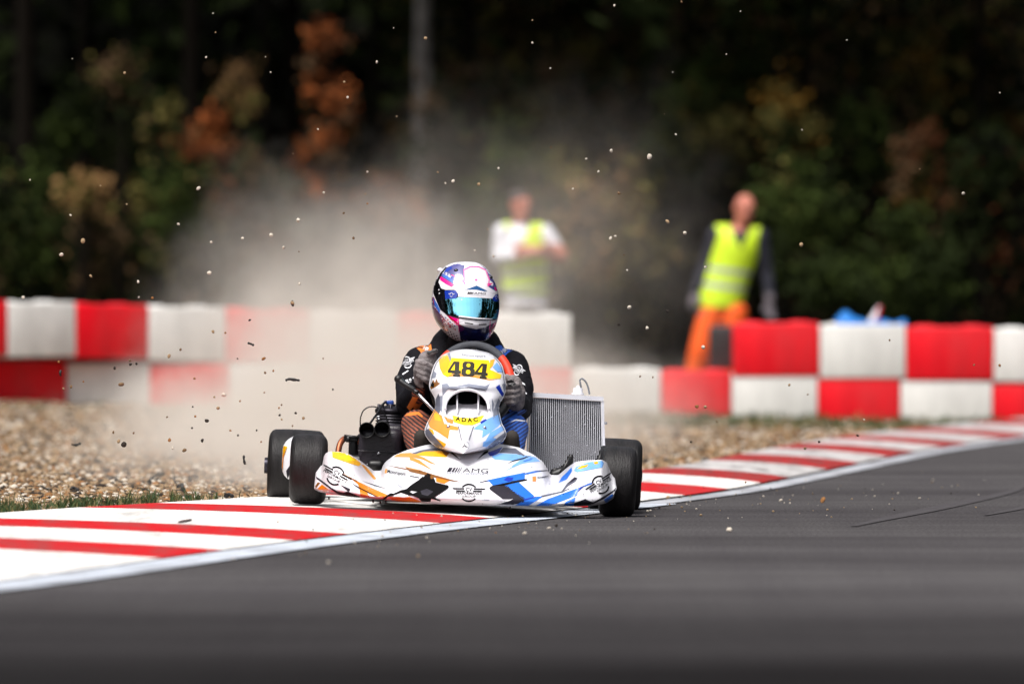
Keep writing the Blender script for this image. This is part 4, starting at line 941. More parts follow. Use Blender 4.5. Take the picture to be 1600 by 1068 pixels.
HP([(340, 190), (410, 190), (432, 240), (400, 235)], 0, 1); HP([(330, 84), (430, 68), (436, 96), (380, 84)], 0, 1); HP([(700, 250), (740, 280), (735, 310), (700, 300)], 0, 1.5); HP([(200, 170), (240, 150), (320, 215), (300, 230), (230, 190)], 0, 1)
HP([(205, 165), (245, 118), (300, 98), (332, 150), (318, 196), (292, 214), (240, 190), (225, 205), (192, 205)], 6, 1); HP([(250, 130), (300, 106), (312, 128), (262, 165), (222, 172)], 5, 2)
HP([(96, 430), (118, 425), (150, 500), (190, 590), (250, 680), (210, 700), (150, 640), (105, 540)], 10, 1); HP([(690, 180), (735, 205), (772, 262), (796, 350), (766, 368), (742, 310), (706, 300)], 6, 1); HP([(735, 205), (770, 262), (792, 330), (770, 330), (745, 262)], 5, 3)
HP([(360, 690), (372, 640), (560, 668), (745, 668), (770, 660), (745, 700), (650, 690), (560, 684), (440, 668)], 0, 1)
HP([(186, 250), (245, 292), (304, 322), (360, 290), (440, 300), (430, 348), (240, 350), (200, 330)], 0, 1); HP([(330, 290), (432, 262), (440, 282), (350, 318)], 5, 1)
HP([(365, 700), (440, 735), (560, 762), (650, 742), (745, 695), (720, 760), (690, 800), (655, 880), (400, 888), (385, 800)], 2)
HP([(365, 700), (420, 728), (440, 760), (400, 790), (380, 760)], 10, 2); HP([(745, 695), (690, 725), (680, 780), (710, 765)], 10, 2)
HP([(110, 500), (180, 560), (250, 612), (380, 700), (388, 800), (400, 886), (330, 868), (235, 800), (150, 700), (118, 600)], 0, 1); HP([(112, 520), (185, 600), (210, 700), (250, 770), (200, 765), (150, 700), (116, 590)], 10, 2); HP([(250, 612), (375, 650), (385, 740), (330, 700)], 4, 1); HP([(770, 668), (745, 700), (700, 770), (690, 850), (735, 800), (775, 700)], 4, 1)
HP([(165, 590), (260, 680), (360, 770), (350, 778), (300, 748), (240, 742), (190, 665), (160, 640)], 3); HP([(100, 430), (125, 520), (160, 600), (190, 680), (160, 690), (120, 600), (100, 520)], 6, 1)
HP([(112, 430), (150, 490), (185, 560), (180, 600), (130, 520)], 9, 2); HP([(98, 425), (120, 430), (175, 560), (165, 600), (140, 570)], 3, 1); HP([(125, 690), (150, 700), (205, 770), (195, 775)], 3, 2)
HP([(770, 690), (740, 730), (700, 780), (720, 790), (760, 735)], 3, 2)
for k in range(5):
    for j in range(3): x, y = 222 + k * 33 + j * 10, 742 + k * 20 + j * 26; HP([(x, y), (x + 13, y + 5), (x + 7, y + 15), (x - 4, y + 9)], 2, 3)
for k in range(3):
    for j in range(2): x, y = 676 + k * 22, 820 - k * 26 + j * 22; HP([(x, y), (x + 12, y - 5), (x + 8, y + 9), (x - 3, y + 9)], 6, 3)
for k in range(5): x, y = 235 + k * 24, 632 + k * 22; HP([(x, y), (x + 16, y + 10), (x + 8, y + 18), (x - 5, y + 8)], 3 if k % 2 else 6, 3)
HP([(250, 610), (300, 640), (390, 712), (430, 750), (380, 715), (290, 655)], 3, 3); HP([(372, 640), (380, 645), (385, 800), (378, 790)], 4, 3); HP([(705, 665), (712, 662), (704, 770), (698, 775)], 4, 3)
HP([(185, 208), (330, 298), (304, 322), (245, 292), (184, 250)], 4, 2); HP([(295, 192), (305, 190), (420, 252), (440, 272), (440, 295), (420, 268)], 4, 3); HP([(290, 216), (330, 200), (395, 240), (410, 252), (332, 286)], 5, 2)
HP([(205, 190), (230, 180), (330, 250), (325, 285), (220, 215)], 9, 1); HP([(300, 100), (370, 72), (400, 80), (430, 130), (412, 190), (350, 185), (312, 190), (292, 180)], 6, 1)
for q in ([(428, 138), (438, 136), (447, 290), (436, 290)], [(430, 136), (500, 102), (590, 105), (663, 140), (655, 149), (588, 117), (502, 114), (440, 145)], [(653, 140), (664, 142), (703, 240), (694, 314), (682, 314), (690, 245)]): HP(q, 8, 2)
HP([(748, 330), (785, 298), (798, 350), (766, 366)], 4, 2); HP([(682, 180), (720, 195), (748, 225), (775, 290), (750, 312), (700, 290), (690, 240)], 6, 1); HP([(676, 285), (740, 280), (680, 318)], 4, 2)
HP([(440, 352), (565, 306), (676, 362), (620, 366), (560, 352)], 7, 2)
HP([(135, 330), (148, 250), (183, 180), (240, 112), (258, 115), (202, 188), (170, 260), (155, 330)], 1, 2)
HP([(300, 345), (420, 262), (440, 300), (430, 350)], 10 if False else 0, 1)
HP([(545, 245), (560, 232), (575, 246), (572, 254), (548, 254)], 8, 2)
HP([(440, 686), (528, 702), (530, 712), (440, 696)], 1, 3); HP([(588, 706), (668, 704), (668, 716), (588, 718)], 1, 3)
# black eyeport surround
HP([(128, 232), (160, 250), (195, 335), (240, 352), (330, 352), (430, 350), (560, 350), (720, 384), (800, 393), (806, 500), (800, 600), (772, 668), (740, 672), (560, 668), (375, 645), (255, 612), (185, 555), (135, 440), (112, 380)], 1, 4)
helm = hb.build('helmet', HM, driver, DT)
for x, y in ((352, 150), (708, 222)):
    vent = MB(); h = hbv.ray_cast(CAM, (P(*HQ([(x, y)])[0], 1.0) - CAM).normalized()); vent.ball(h[0] + Vector((0, .002, 0)), (.009, .008, .007), 0, 14); vent.build('vent', HM[1], helm, DT)

sp_ = MB(); sp_.ball(P(*HQ([(188, 148)])[0], 32.14), (.014, .04, .010), 0, 14); sp_.build('spoiler', HM[0], helm, DT)
# mirrored visor, a shell just proud of the eyeport
vis = MB()
m_vis = mat('visor_mirror', (150, 232, 252), .05, 1.0); m_vis.node_tree.nodes['Principled BSDF'].inputs['Specular Tint'].default_value = (.02, .05, .35, 1)
vb = [m_vis, HM[5], HM[0], HM[1], bolt_m]
def VP(pts, mi, lay=1): poly(vis, hbv, HQ(pts), mi, .005 + .0009 * lay, 31.95, 2.2)
VP([(235, 445), (350, 442), (380, 428), (560, 432), (720, 445), (745, 470), (800, 475), (803, 540), (795, 600), (772, 655), (730, 656), (560, 645), (380, 622), (250, 595), (232, 520)], 0)
VP([(232, 360), (345, 356), (372, 398), (350, 442), (238, 446)], 1, 2); VP([(800, 396), (760, 402), (728, 440), (748, 470), (801, 474)], 1, 2)
VP([(345, 354), (440, 352), (562, 351), (735, 388), (795, 396), (758, 402), (728, 442), (560, 430), (372, 424), (374, 396)], 2, 2)
VP([(380, 618), (560, 640), (730, 650), (728, 662), (560, 654), (378, 632)], 2, 2)
amg(vis, hbv, *HQ([(466, 372)])[0], 30, 3.4, 3, 1.5, .0085); text(vis, hbv, 'MOTORSPORT', *HQ([(565, 408)])[0], 22, 1.5, 4, 1.5, 0, .0085)
winged_logo(vis, hbv, *HQ([(302, 402)])[0], 3.2, 3, 2, .9, .0085, 31.9, False); winged_logo(vis, hbv, *HQ([(770, 428)])[0], 2.6, 8, 2, .7, .0085, 31.9, False)
visor = vis.build('visor', vb, helm, DT)
for x, y, r in ((148, 345, .0042), (182, 392, .0045), (800, 580, .006)):
    pv = MB(); h = hbv.find_nearest(P(*HQ([(x, y)])[0], 31.98)); pv.ball(h[0], (r, r, r), 0, 12); pv.build('visor_pivot', bolt_m if x < 700 else HM[1], visor, DT)
col_ = MB(); col_.capsule(P(726, 548, 32.12), P(727, 522, 32.1), 
             .070, .062, n=20); col_.remesh(.006, 3); col_.build('neck_collar', m_suit, driver, DT)

# ------------------------------------------------------------------ barrier of plastic blocks
m_br = mat('barrier_red', (226, 2, 26), .5, spec=.3, var=.14, scale=5, dirt=.32, bump=.12, bscale=9, stretch=(1.6, 1.6, .5)); m_bw = mat('barrier_white', (224, 222, 218), .5, var=.09, scale=5, dirt=.36, bump=.12, bscale=9, stretch=(1.6, 1.6, .5))
YB, BHT, BW = 57.8, .368, .594
TOPY = ([-120, 13, 120, 233, 354, 484, 620, 893, 1145, 1280, 1415, 1553, 1720], [467, 470, 473, 477, 480.5, 484, 487, 491, 502, 505, 508, 511, 516])
MIDY = ([-120, 0, 240, 893, 1145, 1280, 1550, 1720], [560, 563, 568, 573, 580, 588, 597, 602])
def plan(edges):                                # block corners in plan, from the straight end outwards
    out = [(edges[0], YB)]; Y = YB
    for a, b_ in zip(edges[:-1], edges[1:]):
        dx = abs(b_ - a) / FPX * YB; Y = Y - math.sqrt(max(0, BW * BW - dx * dx)) if b_ < 480 else Y
        out.append((b_, Y))
    return out
def block(p0, p1, tab, red, label):
    (x0, Y0), (x1, Y1) = sorted((p0, p1)); xm = (x0 + x1) / 2; Ym = (Y0 + Y1) / 2
    z = HC - (np.interp(xm, *tab) - YH) / FPX * Ym
    a, b_ = Vector(((x0 - 800) / FPX * Y0, Y0, 0)), Vector(((x1 - 800) / FPX * Y1, Y1, 0)); d = b_ - a; L = d.length - .006
    M = Matrix.Rotation(math.atan2(d.y, d.x), 3, 'Z') @ Matrix.Rotation(R(random.uniform(-.5, .9)), 3, 'Y'); nrm = Vector((-d.y, d.x, 0)).normalized()
    c = (a + b_) / 2 + nrm * .2; mb = MB(); mb.rbox((c.x, c.y, z - BHT / 2), (L, .40, BHT - .004), .013, M, 0, 3)
    for s in (-1, 1): mb.lathe(Vector((c.x, c.y, z)) + M @ Vector((s * L * .28, 0, -.004)), (0, 0, 1), [(0, .07), (.008, .066), (.012, .05), (.006, .045), (.006, .001)], 20)
    o = mb.build('barrier_block', m_br if red else m_bw, None, (c.x, c.y, z - BHT)); o['label'] = label; o['category'] = 'barrier'; o['group'] = 'red and white blocks of the track barrier'
cn = {True: 'red', False: 'white'}
ordn = ['first', 'second', 'third', 'fourth', 'fifth', 'sixth', 'seventh', 'eighth', 'ninth', 'tenth']
ed = plan([893, 757, 620, 484, 354, 233, 120, 13, -98])
for i in range(8): block(ed[i], ed[i + 1], TOPY, i % 2 == 1, f'{cn[i % 2 == 1]} block of the upper barrier row, {ordn[i]} on the dusty side of the gap')
ed = plan([893, 760, 626, 490, 360, 235, 105, -10, -110])
for i in range(8): block(ed[i], ed[i + 1], MIDY, i % 2 == 0, f'{cn[i % 2 == 0]} block of the lower barrier row, {ordn[i]} below the dust cloud from the gap')
ed = [(x, YB) for x in (1145, 1281, 1416, 1553, 1690)]
for i in range(4): block(ed[i], ed[i + 1], TOPY, i % 2 == 0, f'{cn[i % 2 == 0]} block of the upper barrier row, {ordn[i]} along from the marshal in orange trousers')
ed = [(x, YB + .01) for x in (893, 1033, 1143, 1278, 1407, 1551, 1690)]
for i in range(6): block(ed[i], ed[i + 1], MIDY, i % 2 == 1, f'{cn[i % 2 == 1]} block of the lower barrier row, {ordn[i]} from the radiator outwards')
# things on the barrier
b = MB(); b.rbox(P(1128, 543, 58.05), (.172, .16, .29), .02); b.rbox(P(1128, 510.5, 58.05), (.15, .13, .012), .005)
bb = b.build('equipment_box', mat('box_black', (34, 30, 32), .6, var=.3, scale=10), None, P(1128, 576, 58.05)); tag(bb, 'black upright box standing in the gap of the barrier beside orange trousers', 'box')
b = MB(); b.tube([P(1122, 510, 58.05), P(1122, 505, 58.05), P(1134, 505, 58.05), P(1134, 510, 58.05)], .008, 8); b.build('handle', m_blk, bb, P(1128, 576, 58.05))
b = MB(); cz = HC - (506 - YH) / FPX * 58; rows = []
for i in range(22):
    t = i / 21; x = (1305 + 110 * t - 800) / FPX * 58; row = []
    hgt = .075 * math.exp(-((t - .17) / .12) ** 2) + .02 + .012 * math.sin(t * 21)
    for j in range(12):
        s = j / 11; row.append(Vector((x, 57.86 + .30 * s, cz + hgt * math.sin(math.pi * min(1, s * 1.0)) ** .6 + .004 * mnoise.noise(Vector((x * 12, s * 5, 0))))))
    rows.append(row)
b.grid(rows); b.grid([[p - Vector((0, 0, .008)) for p in r] for r in rows], flip=True)
tag(b.build('blue_sheet', mat('sheet_blue', (10, 110, 190), .5, var=.2, scale=8), None, P(1350, 507, 58)), 'crumpled blue plastic sheet lying on top of a white barrier block', 'sheet')
fl = empty('signal_flag', P(1370, 506, 58.0), 'rolled red and white signal flag sticking up above the barrier', 'flag')
b = MB(); rows = []
for i in range(12):
    t = i / 11; c = P(1362 + 14 * t, 506 - 28 * t, 58.0); rad_ = .034 * (1 - .75 * t) + .004
    rows.append([c + Vector((rad_ * (1 + .3 * math.cos(3 * a + 4 * t)) * math.cos(a), rad_ * math.sin(a), 0)) for a in np.linspace(0, 2 * math.pi, 15)[:-1]])
b.grid(rows, closed_u=True); b.paint(lambda c, m: 0 if px_of(c)[0] > 1366 + (506 - px_of(c)[1]) * .25 else 1)
b.build('flag_cloth', [mat('flag_red', (196, 14, 36), .7, var=.2), mat('flag_white', (220, 214, 218), .7, var=.1)], fl, P(1370, 506, 58.0))
b = MB(); b.tube([P(1356, 509, 58.0), P(1377, 477, 58.0)], .005, 8); b.build('stick', m_blk, fl, P(1370, 506, 58.0))

# ------------------------------------------------------------------ marshals
m_skin = mat('skin', (186, 112, 92), .55, var=.08, scale=12); m_eye = mat('eye_dark', (40, 30, 28), .3); m_mouth = mat('mouth', (150, 84, 80), .5)
m_hv = mat('vest_yellow', (206, 236, 34), .6, var=.08, scale=14); m_ref = mat('vest_silver', (176, 180, 176), .35, .2, var=.08, scale=20)
def hand(b, wrist, tip, side, r=.036):
    wrist, tip = Vector(wrist), Vector(tip); d = (tip - wrist); L = d.length; d.normalize(); x, y = b.frame(d)
    if side is not None: x = Vector(side).normalized(); x = (x - d * x.dot(d)).normalized(); y = d.cross(x)
    pe = wrist + d * L * .55; b.capsule(wrist, pe, .030, .036, side=y, flat=.55)
    for k, ln in enumerate((.42, .5, .48, .36)):
        s = (k - 1.5) * .019; a = pe + x * s; m_ = a + d * L * ln * .55 - y * .006; e = a + d * L * ln - y * .018; b.chain([a, m_, e], [.0115, .0105, .009], n=8)
    b.chain([wrist + d * L * .15 + x * .02, wrist + d * L * .38 + x * .05, wrist + d * L * .6 + x * .056], [.014, .0125, .0105], n=8)
def head(b, c, turn, tilt=0):
    M = Matrix.Rotation(tilt, 3, 'Y') @ Matrix.Rotation(turn, 3, 'Z'); T = lambda x, y, z: Vector(c) + M @ Vector((x, y, z))
    b.ball(T(0, .008, .025), (.076, .096, .098), M=M); b.ball(T(0, -.012, -.045), (.060, .078, .075), M=M); b.capsule(T(0, -.05, -.095), T(0, -.062, -.09), .026, .022)
    b.chain([T(0, -.086, .02), T(0, -.108, -.02)], [.010, .015], n=8); b.capsule(T(-.02, -.08, -.063), T(.02, -.08, -.063), .012, .012, n=8); b.capsule(T(-.045, -.075, .035), T(.045, -.075, .035), .014, .014, n=8)
    for s in (-1, 1): b.capsule(T(s * .078, .012, .015), T(s * .08, .016, -.025), .016, .011, n=8, side=(1, 0, 0), flat=.5)
    return M, T
def face(b, T):
    for s in (-1, 1): b.ball(T(s * .031, -.082, .008), (.013, .009, .008), 4, 10)
    b.capsule(T(-.022, -.0905, -.064), T(.022, -.0905, -.064), .005, .005, n=8, mi=5)

# marshal in orange trousers
Y2 = 66.7; T2 = Vector((P(1112, 600, Y2).x, Y2, -.09)); Q = lambda x, y, d=0: P(x, y, Y2 + d)
per = empty('person', T2, 'bald marshal in yellow vest and orange trousers leaning beside the barrier', 'marshal')
b = MB(); M, T = head(b, Q(1163, 328), R(14), R(7)); b.chain([Q(1160, 345, .02), Q(1154, 364, .03)], [.056, .068])
b.chain([Q(1150, 386, .02), Q(1137, 430, .02), Q(1124, 478, .02)], [.165, .15, .155], side=(0, 1, 0), flat=.72, n=20); b.capsule(Q(1122, 366, .02), Q(1184, 369, .02), .062, .062)
b.chain([Q(1117, 366), Q(1101, 415, .03), Q(1086, 452, -.04)], [.062, .05, .037]); b.chain([Q(1189, 369), Q(1198, 424, .03), Q(1203, 468, -.03)], [.062, .05, .037])
hand(b, Q(1086, 453, -.04), Q(1081, 481, -.07), (1, -.3, 0)); hand(b, Q(1203, 469, -.03), Q(1204, 499, -.05), (-1, -.3, 0))
b.chain([Q(1113, 488), Q(1094, 548, -.03), Q(1078, 622, .02), Q(1070, 640, .02)], [.112, .088, .078, .06]); b.chain([Q(1146, 490), Q(1143, 556, -.03), Q(1140, 625, .02), Q(1140, 640, .02)], [.112, .088, .078, .06])
for x in (1070, 1140): b.capsule(Q(x, 644, .02), Q(x - 4, 647, -.16), .045, .04)
b.remesh(.011, 3)
def c2(c, m):
    x, y = px_of(c)
    if y > 632: return 3
    if y > 474 and 1045 < x < 1185 and not (x < 1096 and y < 492): return 2
    if y > 458 and (x < 1096 or x > 1190): return 6
    if y < 361 and abs(x - 1161) < 21: return 0
    return 1
b.paint(c2); face(b, T); m_navy = mat('shirt_navy', (26, 26, 40), .8, var=.2); m_otr = mat('trousers_orange', (252, 92, 8), .7, var=.1, scale=9)
b.build('body', [m_skin, m_navy, m_otr, m_blk, m_eye, m_mouth, mat('work_glove', (104, 96, 102), .8, var=.2)], per, T2)
v = MB(); v.chain([Q(1150, 386, .02), Q(1137, 430, .02), Q(1124, 474, .02)], [.185, .172, .178], side=(0, 1, 0), flat=.76, n=20); v.capsule(Q(1126, 366, .02), Q(1180, 369, .02), .080, .080); v.remesh(.010, 3)
kf = []
for i, f in enumerate(v.f):
    c = sum((v.v[k] for k in f), Vector()) / len(f); x, y = px_of(c)
    if y > 480 or y < 349: continue
    if c.y < Y2 and abs(x - 1157) < (390 - y) * .5 and y < 390: continue
    kf.append(i)
v.f = [v.f[i] for i in kf]; v.sm = [True] * len(kf); v.m = [0] * len(kf)
v.paint(lambda c, m: 1 if any(a < px_of(c)[1] - (px_of(c)[0] - 1130) * .12 < a + 9 for a in (418, 442)) else 0)
v.build('safety_vest', [m_hv, m_ref], per, T2)

# marshal with crossed arms
Y1 = 67.3; T1 = Vector((P(820, 640, Y1).x, Y1, -.09)); Q = lambda x, y, d=0: P(x, y, Y1 + d)
per = empty('person', T1, 'dark haired marshal in white shirt and yellow vest standing with crossed arms', 'marshal')
b = MB(); M, T = head(b, Q(813, 322), R(32)); b.chain([Q(813, 338, .02), Q(816, 360, .03)], [.058, .07])
b.chain([Q(817, 384, .02), Q(820, 430, .02), Q(821, 484, .02)], [.172, .165, .165], side=(0, 1, 0), flat=.74, n=20); b.capsule(Q(786, 362, .02), Q(849, 364, .02), .066, .066)
b.chain([Q(784, 362), Q(779, 402, -.02), Q(800, 400, -.17), Q(842, 392, -.22)], [.068, .056, .046, .035]); b.chain([Q(852, 364), Q(877, 401, -.03), Q(852, 396, -.15), Q(812, 388, -.20)], [.068, .056, .048, .036])
hand(b, Q(842, 392, -.22), Q(868, 388, -.14), (0, -.3, 1)); hand(b, Q(812, 388, -.2), Q(788, 392, -.12), (0, -.3, 1))
for x in (803, 841): b.chain([Q(x, 492), Q(x - 1, 560, -.02), Q(x, 638, .02)], [.11, .085, .06]); b.capsule(Q(x, 643, .02), Q(x, 646, -.17), .045, .04)
b.remesh(.011, 3)
def c1(c, m):
    x, y = px_of(c)
    if y > 634: return 3
    if y > 476: return 2
    if y < 350 and 795 < x < 833: return 0
    if c.y < Y1 - .07 and y > 380 and y < 412 and x > 804: return 0
    if x > 858 and y > 382: return 0
    return 1
b.paint(c1); face(b, T); m_tee = mat('shirt_white', (222, 222, 228), .8, var=.05); m_gtr = mat('trousers_grey', (120, 116, 116), .8, var=.15)
b.build('body', [m_skin, m_tee, m_gtr, m_blk, m_eye, m_mouth], per, T1)
hr = MB(); hr.ball(T(0, .022, .050), (.088, .100, .094), M=M, n=20); hr.remesh(.008, 2); keep = [i for i, f in enumerate(hr.f) if (M.transposed() @ (sum((hr.v[k] for k in f), Vector()) / len(f) - T(0, 0, 0))).z > .055 or (M.transposed() @ (sum((hr.v[k] for k in f), Vector()) / len(f) - T(0, 0, 0))).y > .02]
hr.f = [hr.f[i] for i in keep]; hr.m = [0] * len(keep); hr.sm = [True] * len(keep); hr.build('hair', mat('hair_dark', (46, 32, 28), .7, var=.3, scale=60), per, T1)
v = MB(); v.chain([Q(817, 384, .02), Q(820, 430, .02), Q(821, 470, .02)], [.190, .184, .184], side=(0, 1, 0), flat=.78, n=20); v.capsule(Q(794, 362, .02), Q(842, 364, .02), .082, .082); v.remesh(.010, 3); kf = []
for i, f in enumerate(v.f):
    c = sum((v.v[k] for k in f), Vector()) / len(f); x, y = px_of(c)
    if y > 458 or y < 344: continue
    if c.y < Y1 and abs(x - 812) < (392 - y) * .40 and y < 392: continue
    if c.y < Y1 and x < 808 and 358 < y < 405: continue
    kf.append(i)
v.f = [v.f[i] for i in kf]; v.sm = [True] * len(kf); v.m = [0] * len(kf)
v.paint(lambda c, m: 1 if any(a < px_of(c)[1] + (px_of(c)[0] - 820) * .14 < a + 9 for a in (422, 446)) else 0)
v.build('safety_vest', [m_hv, m_ref], per, T1)

# ------------------------------------------------------------------ the wood behind
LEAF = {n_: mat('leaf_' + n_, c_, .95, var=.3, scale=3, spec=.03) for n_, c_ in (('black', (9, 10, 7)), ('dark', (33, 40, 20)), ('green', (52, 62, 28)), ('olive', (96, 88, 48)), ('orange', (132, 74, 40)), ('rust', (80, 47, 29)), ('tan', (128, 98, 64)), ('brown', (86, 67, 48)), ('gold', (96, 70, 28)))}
LM = list(LEAF.values()); LI = {k: i for i, k in enumerate(LEAF)}
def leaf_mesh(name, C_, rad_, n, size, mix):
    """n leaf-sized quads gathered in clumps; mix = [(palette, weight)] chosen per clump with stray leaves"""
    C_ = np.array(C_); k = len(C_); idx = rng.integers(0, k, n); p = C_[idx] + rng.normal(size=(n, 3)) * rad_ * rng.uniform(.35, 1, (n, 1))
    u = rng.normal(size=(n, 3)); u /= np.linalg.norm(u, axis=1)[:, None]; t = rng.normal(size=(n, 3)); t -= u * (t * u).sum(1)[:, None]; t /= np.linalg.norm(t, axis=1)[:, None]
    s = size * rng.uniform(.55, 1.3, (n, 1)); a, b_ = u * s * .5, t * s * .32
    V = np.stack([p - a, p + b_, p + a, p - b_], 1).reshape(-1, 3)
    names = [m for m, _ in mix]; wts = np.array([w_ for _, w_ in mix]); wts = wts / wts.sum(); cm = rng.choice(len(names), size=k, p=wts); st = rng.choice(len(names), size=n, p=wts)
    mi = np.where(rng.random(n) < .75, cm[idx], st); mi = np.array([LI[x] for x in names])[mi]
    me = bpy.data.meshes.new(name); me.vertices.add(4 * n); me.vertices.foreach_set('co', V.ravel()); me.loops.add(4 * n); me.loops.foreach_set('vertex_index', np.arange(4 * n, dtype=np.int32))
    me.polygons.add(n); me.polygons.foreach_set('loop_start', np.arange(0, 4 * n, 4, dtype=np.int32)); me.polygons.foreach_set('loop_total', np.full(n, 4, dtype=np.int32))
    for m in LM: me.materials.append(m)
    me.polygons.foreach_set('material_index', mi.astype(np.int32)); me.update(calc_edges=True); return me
m_bark = mat('bark_dark', (24, 20, 16), .95, spec=.05, var=.35, scale=7, bump=.5, bscale=14); m_birch = mat('bark_grey', (150, 143, 138), .9, spec=.1, var=.35, scale=4, rgb2=(104, 97, 92), bump=.4, bscale=12)
GB = -.09
def bush(cx, cy, rx, ry, Y, mix, n, label, tall=False):
    c = P(cx, cy, Y); RX, RZ = rx / FPX * Y, ry / FPX * Y; root = Vector((c.x, Y, GB))
    t = empty('shrub' if not tall else 'young_tree', root, label, 'shrub' if not tall else 'tree', 'shrubs and young trees at the edge of the wood')
    k = max(9, int(n / 70)); cl = []
    while len(cl) < k:
        q = np.array([random.uniform(-1, 1), random.uniform(-1, 1), random.uniform(-1, 1)]); r_ = np.linalg.norm(q)
        if .25 < r_ < 1: cl.append((q[0] * RX * (1 - .35 * q[2]) , q[1] * RX, c.z - GB + q[2] * RZ))
    me = leaf_mesh('foliage', cl, .085 + .10 * RX, n, .085, mix); f = bpy.data.objects.new('foliage' if not tall else 'crown', me); col.objects.link(f); f.parent = t
    b = MB(); base = Vector((0, 0, 0))
    for q in random.sample(cl, min(len(cl), 9)):
        q = Vector(q); m_ = base.lerp(q, .5) + Vector((random.uniform(-.06, .06), random.uniform(-.06, .06), .12)); b.tube([base + Vector((random.uniform(-.04, .04), random.uniform(-.04, .04), 0)), m_, q], [.018, .011, .004], 6)
    b.build('stems' if not tall else 'trunk', m_bark, t)
random.seed(11)
BUSH = [
 (515, 130, 40, 95, 80, [('orange', 4), ('rust', 4), ('brown', 2)], 850, 'tall rust-orange leaved young tree standing against the black wood', True),
 (502, 262, 34, 50, 79.5, [('rust', 4), ('orange', 2), ('brown', 3)], 700, 'small reddish shrub at the foot of the tall orange tree', False),
 (376, 148, 24, 42, 82, [('tan', 5), ('brown', 2), ('olive', 2)], 500, 'slim pale tan sapling beside the tall orange tree', True),
 (322, 222, 34, 40, 80, [('orange', 3), ('rust', 3), ('tan', 2)], 600, 'low rust-brown shrub between the tan sapling and the olive trees', False),
 (186, 118, 36, 60, 82, [('olive', 4), ('brown', 3), ('dark', 3)], 700, 'thin olive-brown tree, tallest foliage above the far red block', True),
 (250, 190, 44, 40, 81, [('olive', 4), ('dark', 4), ('brown', 2)], 700, 'olive shrub leaning out between the thin tree and the rust-brown shrub', False),
 (112, 212, 60, 60, 84, [('dark', 6), ('green', 2)], 900, 'rounded dark green shrub below the thin olive-brown tree', False),
 (50, 350, 85, 95, 78, [('dark', 6), ('green', 3), ('black', 3)], 1700, 'broad dark green bush at the edge of the frame behind red and white blocks', False),
 (128, 300, 30, 34, 77, [('tan', 4), ('olive', 3)], 360, 'small straw-coloured shrub poking out of the broad dark bush', False),
 (165, 385, 58, 62, 77.5, [('brown', 4), ('dark', 5), ('tan', 2)], 1000, 'brown and green thicket just above the first white block', False),
 (262, 335, 80, 85, 79, [('green', 4), ('dark', 6), ('olive', 2)], 1600, 'mid green bush where the dust cloud starts to thin out', False),
 (410, 340, 75, 90, 79, [('brown', 5), ('dark', 4), ('rust', 2)], 1400, 'brown bush half hidden by the dust cloud', False),
 (612, 322, 50, 48, 78, [('rust', 4), ('orange', 3), ('brown', 3)], 700, 'rusty low shrub glowing through the dust behind the helmet', False),
 (685, 262, 66, 105, 81, [('brown', 4), ('dark', 5), ('black', 3)], 1300, 'tall brown bush at the foot of the pale grey trunk', False),
 (805, 275, 75, 80, 79, [('green', 6), ('olive', 3), ('dark', 2)], 1500, 'fresh green bush behind the marshal with crossed arms', False),
 (900, 180, 85, 110, 84, [('dark', 4), ('brown', 6), ('olive', 3)], 1600, 'dark brown and green bush rising between the two marshals', False),
 (950, 350, 105, 100, 78, [('brown', 5), ('olive', 5), ('tan', 2)], 1900, 'dusty grey-brown bush filling the gap between the marshals', False),
 (1060, 205, 85, 80, 81, [('green', 3), ('dark', 5), ('olive', 3), ('gold', 1)], 1500, 'dark green bush with yellowing tips above the bald marshal', False),
 (1130, 130, 80, 55, 83, [('dark', 6), ('green', 3), ('gold', 1)], 1100, 'high dark bough of leaves over the yellow-tipped bush', True),
 (1215, 195, 60, 45, 80, [('olive', 4), ('gold', 2), ('dark', 4)], 800, 'olive bush flecked with gold leaves beside the bald marshal', False),
 (1245, 350, 90, 115, 77.5, [('green', 4), ('dark', 6), ('olive', 1)], 2000, 'large green bush behind the red block nearest the bald marshal', False),
 (1345, 240, 75, 90, 82, [('dark', 6), ('green', 3), ('black', 2)], 1400, 'dark round bush above the blue sheet', False),
 (1452, 275, 42, 100, 80, [('rust', 3), ('brown', 4), ('gold', 2), ('dark', 3)], 1000, 'upright brown-orange young tree near the edge of the wood', True),
 (1545, 290, 70, 120, 79, [('dark', 6), ('black', 4), ('rust', 1)], 1600, 'nearly black bush at the frame edge beside the brown-orange young tree', False),
 (1410, 415, 110, 80, 77, [('green', 3), ('dark', 7)], 1900, 'low spreading green bush behind the signal flag', False),
 (1300, 445, 60, 55, 76.5, [('green', 4), ('dark', 5)], 900, 'small green bush right behind the blue sheet', False),
 (1430, 85, 70, 55, 84, [('olive', 3), ('dark', 5), ('gold', 2)], 900, 'sparse olive young tree high above the signal flag', True),
 (900, 50, 95, 45, 86, [('dark', 5), ('brown', 4), ('black', 3)], 1000, 'dim brown young tree crown at the upper edge beyond the grey trunk', True),
 (1510, 95, 50, 60, 85, [('dark', 5), ('gold', 2), ('black', 3)], 700, 'dark young tree with a few gold leaves in the far upper corner', True),
]
for a in BUSH: bush(*a)
